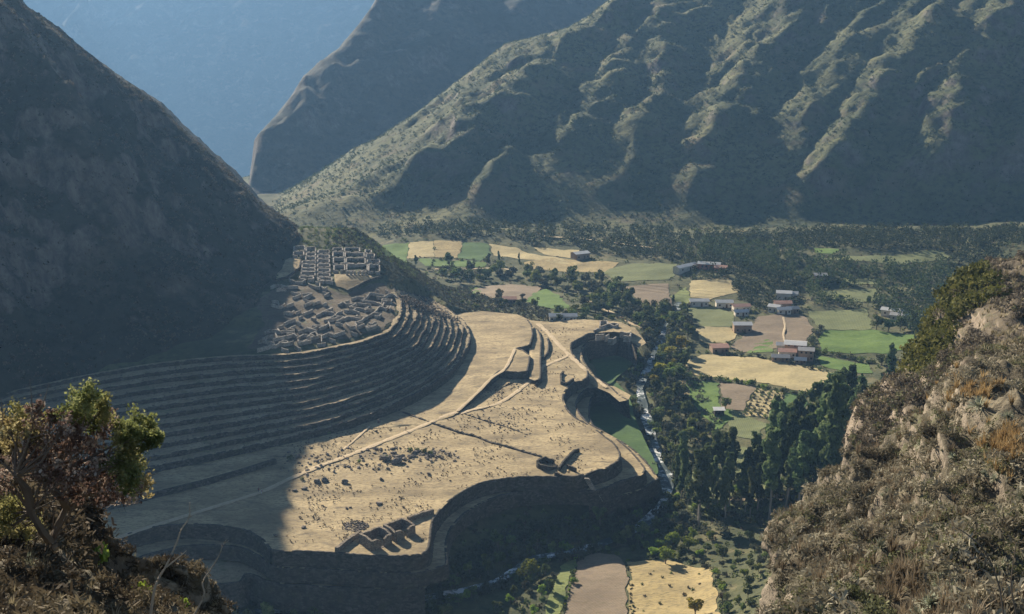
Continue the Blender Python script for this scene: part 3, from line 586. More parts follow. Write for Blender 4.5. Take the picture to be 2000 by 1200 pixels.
# two-room building at the front of the plaza
def two_room(pts, label):
    a, b, c, d = [un(x, y, 3.4) - np.array([0, 0, 3.4]) for x, y in pts]   # left, back, right, near
    root = empty('ruined_house', (a + b + c + d) / 4, 0, label, 'ruin'); o = np.array(root.location)
    L = lambda p: p - o
    for p, q in ((a, b), (b, c), (d, a)):
        mb = MB(); wallpath(mb, [L(p), L(q)], [3.0, 3.4, 3.0] if p is not a else 2.9, .95, .12); mb.build('wall', M['ruin2'], root)
    m1 = d * .58 + c * .42; m2 = d * .38 + c * .62
    for p, q, h in ((d, m1, [3.2, 3.3, 2.4]), (m2, c, [2.4, 3.2, 3.0])):
        mb = MB(); wallpath(mb, [L(p), L(q)], h, .95, .1); mb.build('front_wall', M['ruin2'], root)
    mb = MB(); wallpath(mb, [L(m1), L(m2)], .0, .9, .02); mb.build('threshold', M['ruin2'], root)
M['ruin2'] = stone('brown_ruin_stone', (.15, .125, .095), (.24, .20, .155), (.33, .28, .21), 2.0)
two_room([(703, 1040), (741, 1026), (763, 1041), (727, 1056)], 'roofless stone room with a doorway, left of the pair at the plaza front')
two_room([(750, 1022), (785, 1010), (809, 1023), (773, 1038)], 'roofless stone room with a doorway, right of the pair at the plaza front')
for ln, lab in (([(657, 1080), (680, 1062), (703, 1046)], 'dark slanting wall joining the paired rooms to the plaza rim on their left'), ([(797, 1020), (822, 1010), (846, 1003)], 'dark wall joining the paired rooms to the plaza rim on their right')):
    mb = MB(); wallpath(mb, W(ln, 0), 1.6, 1.2, .12); tag(mb.build('ruined_wall', M['ruin2']), lab, 'ruin')
# stair down the front terraces
st = empty('stone_stair', un(1150, 940, -2), 0, 'narrow stone stair dropping from the plaza rim to the lower terrace', 'stair'); so = np.array(st.location)
p0 = un(1145, 933, 0); p1 = un(1173, 978, -9)
for i in range(15):
    t = (i + .5) / 15; p = p0 * (1 - t) + p1 * t; mb = MB(); p[2] += .1; p[1] -= .8
    mb.box(p - so, (1.7, .7, .45), -.3); mb.build('step', M['ruin'], st)
# pond-like stone pit
mb = MB(); cc = un(693, 1028, 0)
for r_, z_ in ((5.6, .35), (4.6, .3)): pass
for t in np.linspace(0, 2 * pi, 46):
    for _ in range(4):
        r_ = 4.2 * random.uniform(0, 1) ** .4; t_ = t + random.uniform(-.1, .1); s_ = random.uniform(.3, .75); mb.box(cc + np.array([r_ * cos(t_), r_ * sin(t_), .05]), (s_, s_ * .8, s_ * .7), random.uniform(0, 3), .6)
tag(mb.build('stone_heap', M['rock']), 'low round spread of grey stones beside the paired roofless rooms', 'stone heap')

# ------------------------------------------------------------------ mountains
def ridge_of(pts):  # list of world points -> interpolation helper
    return np.array(pts, float)
# left mountain: control points; ridge from the valley floor up and away
sil = [(583, 449, 715), (554, 429, 712), (496, 391, 712), (443, 332, 722), (408, 303, 732), (356, 257, 736), (303, 204, 744), (222, 152, 744), (146, 93, 736), (105, 55, 720), (35, 6, 708)]
lm = [und(*p) for p in sil]
rid = [p.copy() for p in lm]
rid += [np.array(p, float) for p in ((-266, 745, 166), (-286, 801, 188), (-328, 905, 235), (-365, 1011, 272), (-405, 1120, 285))]
foot = [un(*p) for p in ((590, 462, 38), (560, 500, 33), (535, 545, 29), (500, 585, 27), (470, 612, 25), (420, 650, 21), (330, 690, 18), (240, 712, 16.5), (140, 735, 15), (60, 755, 13), (-60, 800, 12), (-200, 880, 8), (-350, 960, 5))]
P_ = [p for p in rid + foot]
for a, b in zip(rid, [np.array((30, 90, 0.))] * 99):        # back of the ridge, falling away
    P_.append(a + np.array([-70, 70, -38.])); P_.append(a + np.array([30, 85, -75.]))
mid = [(300, 480, 600), (200, 560, 570), (100, 420, 590), (400, 520, 610), (60, 620, 548), (0, 200, 620), (470, 480, 640), (250, 330, 640), (0, 450, 560), (150, 250, 660), (-200, 300, 560), (-200, 600, 480), (0, 55, 640), (40, 88, 640), (100, 142, 636), (140, 195, 630), (200, 290, 620), (240, 345, 612)]
P_ += [und(*p) for p in mid]
P_ += [np.array(p, float) for p in ((-330, 650, 215), (-420, 650, 230), (-420, 850, 262), (-470, 1000, 280), (-420, 500, 120), (-330, 420, 20), (-430, 400, 70), (-520, 750, 230), (-480, 1150, 280))]
P_ = np.array(P_); LMf = rbf_fit(P_[:, :2] + RNG.normal(0, .3, (len(P_), 2)), P_[:, 2], 1.0)
footc = np.array(foot)
lx = np.arange(-560, -60, 2.2); ly = np.arange(380, 1160, 2.2); LX, LY = np.meshgrid(lx, ly); LZ = LMf(LX, LY)
rw = np.array([p[:2] for p in rid]); dmin = np.min([np.hypot(LX - a, LY - b) for a, b in resample(rw, 200)], axis=0)
dft = np.min([np.hypot(LX - a, LY - b) for a, b in resample(footc[:, :2], 200)], axis=0)
am = smooth(0, 60, dft) * (0.3 + .7 * smooth(0, 40, dmin))
lw_ = fbm(LX / 50, LY / 50, 3)
LZ = LZ + (ridged(LX / 60 + LY / 160 + lw_ * .7, LY / 90 + lw_ * .6, 6, ) - .3) * 17 * am + (ridged(LX / 15, LY / 15, 4) - .3) * 3.5 * am + fbm(LX / 12, LY / 12, 4) * 2.2 * smooth(0, 25, dft) + fbm(LX / 35, LY / 35, 3) * 4 * am
rim_wob = fbm(LX / 9, LY / 9, 3) * 1.0; LZ += rim_wob * smooth(0, 30, dft)
LZ = np.where(LX < -60, LZ, LZ)
keep = LZ > H(np.clip(LX, GX0, GX1), np.clip(LY, GY0, GY1)) - 6
def LH(x, y):
    u = np.clip((np.asarray(x, float) - lx[0]) / 2.2, 0, len(lx) - 1.001); v = np.clip((np.asarray(y, float) - ly[0]) / 2.2, 0, len(ly) - 1.001); i = u.astype(int); j = v.astype(int); a = u - i; b = v - j
    return LZ[j, i] * (1 - a) * (1 - b) + LZ[j, i + 1] * a * (1 - b) + LZ[j + 1, i] * (1 - a) * b + LZ[j + 1, i + 1] * a * b
# behind the skyline the flank drops away
pr = proj(np.stack([LX, LY, LZ], -1)); sx = [a[0] for a in sil][::-1]; sy = [a[1] for a in sil][::-1]
PX = 1000 + FPX * LX / (LY * CP + 100 * SP * 0 + (CAM[2] - np.minimum(LZ, 170)) * SP)
ysil = np.interp(PX, [-60, 0, 20] + sx + [640], [-2500, -900, -200] + sy + [470])
slp = (-FPX * SP + (600 - ysil) * CP) / (FPX * CP + (600 - ysil) * SP)
zmax = CAM[2] + LY * slp + fbm(LX / 7, LY / 7, 3) * 2.2 - 1.0
LZ = np.where(LY > 640, np.minimum(LZ, zmax), LZ)
# where the mountain field would stand in front of the village or plaza, sink it
inside = in_poly(LX, LY, np.vstack([footc[:, :2], [[-560, 380], [-560, 1200], [-100, 1200], [-100, 760]]]))
LZ = np.where(inside | (dft < 4), LZ, np.minimum(LZ, H(LX, LY) - 4))
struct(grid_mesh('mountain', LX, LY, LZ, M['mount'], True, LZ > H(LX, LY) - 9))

def spurfield(X, Y, base, spurs):
    Z = base(X, Y); X = X + fbm(X / 70, Y / 70, 3) * 6 + fbm(X / 17 + 5, Y / 17, 2) * 2.2; Y = Y + fbm(X / 70 + 40, Y / 70, 3) * 6
    S = np.zeros_like(X)
    for sp in spurs:
        pts, hb, wl, wr = sp
        L = resample(np.array(pts)[:, :2], 80); best = np.full(X.shape, 1e9); sg = np.zeros(X.shape); tt = np.zeros(X.shape)
        for i in range(79):
            a = L[i]; d = L[i + 1] - a; dd = d @ d + 1e-9; t = np.clip(((X - a[0]) * d[0] + (Y - a[1]) * d[1]) / dd, 0, 1)
            ex = X - a[0] - t * d[0]; ey = Y - a[1] - t * d[1]; r = np.hypot(ex, ey); c = ex * d[1] - ey * d[0]
            m = r < best; best = np.where(m, r, best); sg = np.where(m, c, sg); tt = np.where(m, (i + t) / 79., tt)
        wdt = np.where(sg < 0, wl, wr)    # points listed top -> foot: sg<0 is the right-hand (east) side
        prof = np.clip(1 - best / wdt, 0, 1); prof = np.where(sg < 0, prof, smooth(0, 1, prof) * .5 + prof * .5) * (.75 + .35 * fbm(X / 30, Y / 30, 2))
        S = np.maximum(S, hb * .85 * prof * smooth(0, .32, 1 - tt))
    return Z + S, S
def march(px, py, fn, off, d0, d1):
    r = ray(px, py); t = np.arange(d0, d1, 2.0) / r[1]; P = CAM + r * t[:, None]; b = P[:, 2] <= fn(P[:, 0], P[:, 1]) + off
    i = int(np.argmax(b)) if b.any() else len(t) - 1; return P[i]
def main_base(X, Y):
    X = np.asarray(X, float); Y = np.asarray(Y, float)
    yf = 930 + 165 * smooth(0, -230, X) - 25 * smooth(150, 400, X)
    sl = .25 + .13 * smooth(-260, 150, X) + .2 * smooth(100, 420, X)
    d = np.maximum(Y - yf, 0); d2 = np.minimum(Y - yf, 0)
    z = -4 + d2 * .05 + sl * (d - 14 * (1 - np.exp(-d / 14))) + 6 * smooth(150, 400, X)
    top = 172 + 60 * smooth(250, 550, X) + fbm(X / 120, Y / 120, 2) * 12
    z = np.where(z > top, top + (z - top) * .1, z)
    fall = smooth(-130, -420, X + (Y - 1000) * -.42)   # drop away left of spur A
    return z - fall * (z + 60)
spec = [([(1230, -40), (1106, 72), (1000, 160), (926, 204), (914, 240), (880, 270), (794, 304), (700, 340), (640, 365), (522, 388)], 24, 42, 75),
        ([(1260, -40), (1206, 0), (1100, 90), (1026, 156), (974, 200), (950, 240), (954, 276)], 24, 34, 40),
        ([(1000, 280), (965, 310), (940, 345), (930, 370), (908, 425)], 12, 20, 28),
        ([(1340, -40), (1250, 60), (1200, 140), (1182, 180), (1120, 220), (1080, 250), (1030, 305)], 20, 36, 45),
        ([(1420, -60), (1330, 20), (1296, 60), (1292, 120), (1290, 165), (1262, 220), (1225, 290), (1190, 340)], 18, 30, 46),
        ([(1600, -60), (1540, 0), (1508, 80), (1480, 132), (1440, 176), (1400, 230), (1350, 290), (1300, 340)], 22, 34, 55),
        ([(1680, -60), (1616, 16), (1528, 116), (1460, 256), (1360, 344), (1272, 416)], 13, 22, 30),
        ([(1700, 40), (1600, 152), (1580, 190), (1572, 230), (1545, 270), (1490, 340)], 16, 26, 38),
        ([(1830, 20), (1720, 156), (1648, 240), (1640, 285), (1585, 340), (1540, 410)], 22, 40, 40),
        ([(2000, -60), (1900, 120), (1848, 250), (1840, 330), (1812, 400), (1790, 440)], 20, 50, 40),
        ([(2150, 0), (2060, 150), (2000, 300), (1960, 420)], 20, 50, 40),
        ([(1000, 370), (930, 395), (850, 410), (780, 425)], 7, 12, 22), ([(1420, 380), (1340, 400), (1240, 425)], 7, 14, 22)]
spurs = [([march(a, b, main_base, hb, 900, 1900) for a, b in pts], hb, wl, wr) for pts, hb, wl, wr in spec]
mx = np.arange(-420, 900, 3.2); my = np.arange(890, 1720, 3.2); MX, MY = np.meshgrid(mx, my)
MZ, MS = spurfield(MX, MY, main_base, spurs)
up = smooth(0, 60, MZ + 4)
MU = MX - .5 * MY
wob = fbm(MX / 70, MY / 70, 3)
MZ = MZ + up * ((ridged(MU / 52 + wob * .8, (MY + MX * .3) / 170 + wob * .5, 5) - .35) * (7.5 + 4 * smooth(200, 500, MX)) + (ridged(MU / 15 + wob * 2, MY / 60, 4) - .3) * 1.9 + fbm(MX / 18, MY / 18, 4) * 1.4 + fbm(MX / 5, MY / 5, 2) * 1.0)
def skyline(X, Y, Z, sk, wob):
    """the flank behind a skyline drops away"""
    px = 1000 + FPX * X / (Y * CP + (CAM[2] - np.minimum(Z, 170)) * SP); ys = np.interp(px, [a for a, b in sk], [b for a, b in sk])
    sp_ = (-FPX * SP + (600 - ys) * CP) / (FPX * CP + (600 - ys) * SP); return np.minimum(Z, CAM[2] + Y * sp_ + wob)
SKA = [(300, 700), (440, 420), (470, 350), (540, 338), (630, 314), (730, 278), (810, 226), (874, 178), (930, 134), (986, 90), (1060, 72), (1110, 58), (1150, 36), (1206, -10), (1260, -80), (1400, -600)]
MZ = skyline(MX, MY, MZ, SKA, fbm(MX / 12, MY / 12, 3) * 2.5)
bl = smooth(915, 1000, MY); MZ = (H(MX, MY) - 1.5 + smooth(915, 960, MY) * 1.8) * (1 - bl) + MZ * bl
struct(grid_mesh('mountain', MX, MY, MZ, M['slope']))
def GMH(x, y):
    u = np.clip((np.asarray(x, float) - mx[0]) / 3.2, 0, len(mx) - 1.001); v = np.clip((np.asarray(y, float) - my[0]) / 3.2, 0, len(my) - 1.001); i = u.astype(int); j = v.astype(int); a = u - i; b = v - j
    return MZ[j, i] * (1 - a) * (1 - b) + MZ[j, i + 1] * a * (1 - b) + MZ[j + 1, i] * (1 - a) * b + MZ[j + 1, i + 1] * a * b
def mid_base(X, Y):
    X = np.asarray(X, float); Y = np.asarray(Y, float)
    yf = 1420 + .25 * (X + 250); d = np.maximum(Y - yf, 0); z = -60 + .52 * d
    z = np.where(z > 380, 380, z)
    return z - smooth(-330, -520, X + (Y - 1400) * -.35) * (z + 120)
spec2 = [([(760, -40), (702, 52), (660, 105), (620, 132), (588, 160), (570, 190), (550, 220), (520, 250), (498, 272), (494, 315)], 40, 60, 60),
         ([(910, -50), (864, 6), (830, 40), (800, 62), (780, 95), (746, 136), (700, 220)], 34, 60, 60), ([(1050, -40), (960, 60), (880, 140)], 24, 60, 60)]
spurs2 = [([march(a, b, mid_base, hb, 1300, 2700) for a, b in pts], hb, wl, wr) for pts, hb, wl, wr in spec2]
nx_ = np.arange(-700, 700, 7.); ny_ = np.arange(1300, 2500, 7.); NX, NY = np.meshgrid(nx_, ny_)
NZ, _ = spurfield(NX, NY, mid_base, spurs2)
NZ = NZ + (ridged((NX - .5 * NY) / 90, NY / 300, 4) - .35) * 12 * smooth(-300, -200, NX + .25 * (1500 - NY)) + fbm(NX / 25, NY / 25, 4) * 3
SKB = [(400, 700), (470, 420), (490, 330), (497, 272), (520, 248), (550, 216), (570, 188), (588, 156), (620, 128), (660, 98), (702, 50), (730, 10), (760, -60), (850, -500)]
NZ = skyline(NX, NY, NZ, SKB, fbm(NX / 18, NY / 18, 3) * 4)
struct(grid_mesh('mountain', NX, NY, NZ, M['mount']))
fx = np.arange(-4200, 900, 26.); fy = np.arange(3300, 6500, 26.); FX, FY = np.meshgrid(fx, fy)
FZ = -560 + .59 * np.maximum(0, FY - 3600 + .15 * FX) + ((ridged((FX - .5 * FY) / 420, FY / 1100, 5) - .3) * 52 + fbm(FX / 60, FY / 60, 4) * 10) * 2.6 * smooth(3700, 4300, FY + .15 * FX)
FZ = np.minimum(FZ, 560)
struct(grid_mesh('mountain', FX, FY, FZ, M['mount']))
vx = np.arange(-4400, 1200, 80.); vy = np.arange(900, 3700, 80.); VX, VY = np.meshgrid(vx, vy)
struct(grid_mesh('valley_floor', VX, VY, np.full(VX.shape, -95.) - smooth(1100, 1900, VY) * 200 - smooth(1900, 3500, VY) * 240, M['slope']))

# ------------------------------------------------------------------ river channel, ground mesh, fields
riv = [(1330, 590, -14), (1308, 625, -15), (1290, 670, -16.5), (1268, 715, -18), (1250, 755, -19.5), (1258, 800, -20.5), (1272, 850, -21.5), (1285, 895, -22.5), (1302, 935, -23), (1298, 975, -24), (1255, 1025, -24.6), (1180, 1060, -25.3), (1120, 1078, -25.7), (1050, 1090, -26), (1010, 1112, -26.5), (960, 1140, -27), (880, 1160, -27.5), (740, 1180, -28), (500, 1196, -29), (250, 1215, -30)]
riv = [(a, b, zlow(c)) for a, b, c in riv]; RV = resample(catmull(W(riv), 6), 260)
rd = np.full(Hg.shape, 1e9); rz = np.zeros(Hg.shape)
for p in RV:
    d = np.hypot(GXm - p[0], GYm - p[1]); m_ = d < rd; rd = np.where(m_, d, rd); rz = np.where(m_, p[2], rz)
Hg = np.where(rd < 30, np.minimum(Hg, rz - 1.4 + np.maximum(0, rd - 2.2) * .42), Hg)
struct(grid_mesh('ground', GXm, GYm, Hg, M['scrub']))
m, t, b = newmat('river_water'); P = coords(t)
n1 = noise_node(t, P, .35, 8, .75); n2 = noise_node(t, P, .05, 3)
foam = N(t, 'ShaderNodeMath', operation='ADD'); t.links.new(n1, foam.inputs[0]); t.links.new(mapr(t, n2, .35, .65, -.1, .12), foam.inputs[1])
col = ramp(t, foam.outputs[0], [(.46, (.04, .06, .06)), (.55, (.2, .24, .24)), (.61, (.78, .79, .78))])
t.links.new(col, b.inputs['Base Color']); b.inputs['Roughness'].default_value = .6; bump(t, b, n1, .6, .3)
n = len(RV); T = np.gradient(RV[:, :2], axis=0); T /= np.linalg.norm(T, axis=1)[:, None]; Nn = np.stack([-T[:, 1], T[:, 0]], 1)
wv = 2.0 + fbm(np.arange(n) * .09, np.zeros(n), 3) * 1.0
V = np.stack([np.column_stack([RV[:, :2] + Nn * (wv * q)[:, None], RV[:, 2] + .1 + RNG.uniform(-.12, .12, n)]) for q in np.linspace(-1, 1, 7)]); I = np.arange(7 * n).reshape(7, n)
struct(mesh('river', V.reshape(-1, 3), np.stack([I[:-1, :-1], I[:-1, 1:], I[1:, 1:], I[1:, :-1]], -1).reshape(-1, 4), m, None, True))

FIELDS = [
 ('green', [(747, 481), (798, 475), (796, 503), (760, 506), (744, 493)]), ('tan', [(799, 475), (848, 472), (847, 503), (797, 506)]), ('yellow', [(849, 472), (905, 473), (892, 505), (848, 504)]),
 ('dkgreen', [(906, 473), (955, 477), (958, 500), (938, 511), (893, 506)]), ('tan', [(957, 477), (1005, 484), (1040, 497), (1100, 506), (1130, 520), (1010, 506), (962, 500)]),
 ('tan', [(1042, 484), (1130, 490), (1150, 500), (1110, 505), (1060, 498)]), ('yellow', [(1022, 514), (1080, 505), (1212, 514), (1182, 534), (1110, 532), (1030, 526)]),
 ('olive', [(1172, 532), (1230, 516), (1322, 516), (1318, 535), (1310, 548), (1215, 552)]), ('green', [(815, 506), (950, 513), (945, 525), (830, 521)]),
 ('brown', [(918, 570), (950, 560), (1000, 556), (1058, 562), (1030, 588), (960, 584)]), ('green', [(1027, 590), (1045, 572), (1065, 565), (1095, 580), (1112, 603), (1080, 604), (1050, 599)]),
 ('green', [(920, 566), (938, 560), (940, 572), (922, 577)]),
 ('brown', [(1215, 562), (1305, 555), (1312, 600), (1270, 601), (1240, 582)]), ('tan', [(1347, 551), (1425, 545), (1445, 572), (1385, 587), (1350, 582)]),
 ('ygreen', [(1310, 580), (1340, 560), (1352, 590), (1330, 600)]),
 ('olive', [(1337, 606), (1395, 600), (1432, 612), (1434, 640), (1372, 641)]), ('brown', [(1482, 620), (1566, 616), (1590, 642), (1571, 673), (1527, 680), (1450, 690), (1425, 681), (1455, 655)]),
 ('green', [(1484, 665), (1512, 662), (1508, 690), (1455, 691)]), ('tan', [(1357, 641), (1428, 641), (1442, 655), (1420, 674), (1367, 667)]),
 ('olive', [(1576, 610), (1697, 603), (1702, 645), (1600, 646)]), ('green', [(1600, 647), (1702, 646), (1800, 656), (1782, 680), (1735, 692), (1605, 688), (1597, 665)]),
 ('green', [(1597, 697), (1700, 712), (1704, 731), (1655, 731), (1605, 716)]), ('tan', [(1336, 707), (1380, 692), (1480, 701), (1600, 721), (1672, 746), (1640, 768), (1590, 769), (1500, 751), (1347, 733)]),
 ('yellow', [(1325, 745), (1340, 744), (1352, 785), (1335, 780)]),
 ('green', [(1342, 743), (1405, 749), (1402, 790), (1440, 812), (1400, 842), (1378, 820), (1347, 785)]), ('brown', [(1407, 749), (1476, 758), (1450, 806), (1412, 800)]),
 ('tan', [(1478, 758), (1535, 769), (1511, 821), (1450, 813)]), ('dkgreen', [(1537, 769), (1579, 773), (1562, 832), (1516, 824)]), ('olive', [(1430, 802), (1500, 830), (1475, 860), (1420, 852)]),
 ('olive', [(1640, 541), (1720, 546), (1722, 556), (1650, 556)]), ('olive', [(1588, 570), (1710, 566), (1722, 590), (1640, 592)]), ('green', [(1590, 485), (1640, 488), (1632, 498), (1590, 495)]),
 ('olive', [(1560, 505), (1750, 500), (1830, 488), (1860, 505), (1750, 520)]),
 ('brown', [(1130, 1092), (1165, 1082), (1200, 1085), (1222, 1104), (1226, 1215), (1098, 1215), (1118, 1140)]), ('yellow', [(1228, 1100), (1300, 1095), (1392, 1112), (1405, 1215), (1230, 1215)]),
 ('ygreen', [(1095, 1108), (1128, 1092), (1112, 1140), (1090, 1215), (1060, 1215)]), ('olive', [(1420, 870), (1510, 880), (1520, 930), (1440, 940)]), ('olive', [(1330, 900), (1500, 945), (1510, 1000), (1350, 1010)]),
 ('path', [(1497, 1045), (1512, 1040), (1518, 1062), (1500, 1072), (1490, 1060)]),
]
M['f_path'] = M['path']; FPOLY = []
for c_, poly in FIELDS:
    drape('field', poly, M['f_' + c_]); FPOLY.append(np.array([on_ground(a, b)[:2] for a, b in poly]))
# furrow lines in the ploughed field in front, road and track
for i in range(9):
    x = 1112 + i * 12; drape_line = None
def gline(lst, off=.1): return np.array([on_ground(a, b) + np.array([0, 0, off]) for a, b in lst])
strip('dirt_road', gline([(1150, 590), (1190, 610), (1230, 632), (1270, 648), (1300, 660)], .2), 2.6, M['path'])
strip('dirt_road', gline([(1530, 622), (1533, 640), (1530, 655), (1534, 672)], .35), 1.1, M['path'])
strip('dirt_road', gline([(850, 527), (900, 528), (960, 525), (1010, 529)], .3), 2.2, M['path'])
strip('dirt_road', gline([(1425, 978), (1480, 979), (1530, 978)], .3), 2.5, M['path'])
strip('dirt_road', gline([(1060, 463), (1150, 470), (1240, 482), (1330, 490)], .5), 2.5, M['path'])

# ------------------------------------------------------------------ plants
def quads(C_, S_, elong=1.0, up=.0, rng=RNG):
    """leaf-sized faces: centres C_, sizes S_, random orientation"""
    n = len(C_); a = rng.normal(size=(n, 3)); a /= np.linalg.norm(a, axis=1)[:, None]; b = rng.normal(size=(n, 3)); b[:, 2] += up
    b -= a * np.sum(a * b, 1)[:, None]; b /= np.linalg.norm(b, axis=1)[:, None] + 1e-9
    a = a * S_[:, None] * .5; b = b * S_[:, None] * .5 * elong
    V = np.stack([C_ - a - b * .6, C_ + a * .9 - b, C_ + a + b * .7, C_ - a * .8 + b], 1).reshape(-1, 3)
    return V, np.arange(4 * n).reshape(n, 4)
def lobes_pts(lobes, n, rng):
    L = np.array(lobes); wt = L[:, 3] * L[:, 4]; k = rng.choice(len(L), n, p=wt / wt.sum()); d = rng.normal(size=(n, 3)); d /= np.linalg.norm(d, axis=1)[:, None]
    r = rng.uniform(.35, 1, n) ** .45; return L[k, :3] + d * r[:, None] * np.stack([L[k, 3], L[k, 3], L[k, 4]], 1)
def tube_mesh(branches, n=5):
    mb = MB()
    for pts, r in branches: mb.tube(pts, r, n)
    me = bpy.data.meshes.new('wood'); me.from_pydata([tuple(v) for v in np.concatenate(mb.v)], [], mb.f); me.update(); return me
def data_mesh(name, V, F, mat):
    o = mesh(name, V, F, mat); me = o.data; bpy.data.objects.remove(o); return me
def broad_proto(seed, mat, h=8., rad=3.4, n=520, leaf=.62, bare=.22):
    rng = np.random.default_rng(seed); lob = []; br = [([(0, 0, -1), (.1, 0, h * bare), (.2, .1, h * .6)], [.28, .2, .1])]
    for i in range(rng.integers(8, 12)):
        a = rng.uniform(0, 2 * pi); r = rad * rng.uniform(.2, .72); z = h * rng.uniform(.38, .84); s = rad * rng.uniform(.3, .5)
        lob.append((r * cos(a), r * sin(a), z, s, s * .75)); br.append(([(0.1, 0, h * bare), (r * .5 * cos(a), r * .5 * sin(a), z * .75), (r * cos(a), r * sin(a), z)], [.14, .09, .04]))
    P = lobes_pts(lob, n, rng); V, F = quads(P, rng.uniform(.6, 1.5, n) * leaf, rng=rng)
    tm = tube_mesh(br); return data_mesh('crown', V, F, mat), tm
def gum_proto(seed, h=28., n=1500, leaf=.8, rad=2.9, bare=.3):
    rng = np.random.default_rng(seed); lob = []; br = [([(0, 0, -2), (.3, .1, h * .3), (.1, .3, h * .7), (0, 0, h * .97)], [.42, .34, .2, .05])]
    for i in range(19):
        z = h * (bare + (1 - bare) * (i + rng.uniform(0, 1.6)) / 20.5); q = (z / h - bare) / (1 - bare); a = rng.uniform(0, 2 * pi); wd = (.45 + .9 * sin(pi * min(1, q * .8 + .15))) * rng.uniform(.6, 1.25); r = rad * rng.uniform(.1, .8) * wd; s = rad * rng.uniform(.3, .62) * (.5 + .5 * wd)
        lob.append((r * cos(a), r * sin(a), z, s, s * 1.25)); br.append(([(.15, .1, z - 2.2), (r * .9 * cos(a), r * .9 * sin(a), z)], [.09, .03]))
    P = lobes_pts(lob, n, rng); V, F = quads(P, rng.uniform(.6, 1.5, n) * leaf, 1.3, .8, rng); return data_mesh('crown', V, F, M['euca']), tube_mesh(br)
def shrub_proto(seed, mat, h=2., n=170, leaf=.3):
    rng = np.random.default_rng(seed); lob = [(rng.normal() * h * .3, rng.normal() * h * .3, h * rng.uniform(.3, .7), h * rng.uniform(.25, .42), h * rng.uniform(.25, .4)) for _ in range(6)]
    P = lobes_pts(lob, n, rng); V, F = quads(P, rng.uniform(.6, 1.5, n) * leaf, rng=rng)
    return data_mesh('foliage', V, F, mat), tube_mesh([([(0, 0, -.4), (l[0] * .5, l[1] * .5, l[2] * .5), l[:3]], [.07, .05, .02]) for l in lob], 4)
PB = [broad_proto(i, M['broad']) for i in range(3)] + [broad_proto(9, M['broad'], 9, 3.0, 560)] + [broad_proto(12 + i, M['olive'], 8, 3.3, 520) for i in range(2)]
PG = [broad_proto(20 + i, M['grey'], 7, 3.2, 480, .55) for i in range(3)]
PY = [broad_proto(30 + i, M['yell'], 8, 3.2, 520, .55) for i in range(2)]
PL = [broad_proto(40 + i, M['lime'], 7, 3.4, 800, .45, .12) for i in range(2)]
PE = [gum_proto(50 + i, rad=r, bare=b) for i, (r, b) in enumerate(((2.9, .28), (2.5, .35), (3.3, .25), (2.2, .4), (3.0, .2)))]
PS = [shrub_proto(60 + i, M['broad']) for i in range(3)]; PSG = [shrub_proto(65 + i, M['grey']) for i in range(3)]; PSL = [shrub_proto(70 + i, M['lime'], 2, 200) for i in range(2)]; PSD = [shrub_proto(75 + i, M['dryshrub']) for i in range(2)]
def wood(me, pale=False):
    if not me.materials: me.materials.append(M['palebark' if pale else 'bark'])
    return me
def plant(name, proto, loc, s, label, cat, group, pale=False, parts=('trunk', 'crown'), sz=None):
    r = empty(name, loc, random.uniform(0, 6.28), label, cat, group); r.scale = (s * random.uniform(.85, 1.2), s * random.uniform(.85, 1.2), s * (sz or random.uniform(.78, 1.25)))
    r.rotation_euler.x = random.gauss(0, .035); r.rotation_euler.y = random.gauss(0, .035)
    for nm, me in zip(parts, (wood(proto[1], pale), proto[0])):
        o = bpy.data.objects.new(nm, me); C.objects.link(o); o.parent = r
    return r
def inside_fields(p, pad=0): return any(in_poly(np.array([p[0]]), np.array([p[1]]), f)[0] for f in FPOLY)
NOTREE = [plaza_poly]
placed = []
def spots(poly, n, mind, hf=None, avoid=True, d1=1200):
    """ground points seen inside a picture polygon, spaced by mind metres, evenly over the ground"""
    G = np.array([on_ground(a, b, hf, 0, 150, d1) for a, b in poly])[:, :2]; out = []; lo = G.min(0); hi = G.max(0); tries = 0
    while len(out) < n and tries < n * 40:
        tries += 1; p = np.array([random.uniform(lo[0], hi[0]), random.uniform(lo[1], hi[1])])
        if not in_poly(np.array([p[0]]), np.array([p[1]]), G)[0]: continue
        if avoid and inside_fields(p): continue
        if any(in_poly(np.array([p[0]]), np.array([p[1]]), q)[0] for q in NOTREE): continue
        if np.min(np.hypot(RV[:, 0] - p[0], RV[:, 1] - p[1])) < 3.4: continue
        if any((p[0] - q[0])**2 + (p[1] - q[1])**2 < mind * mind for q in placed): continue
        placed.append(p); out.append(np.array([p[0], p[1], float((hf or H)(p[0], p[1])) - .15]))
    return out
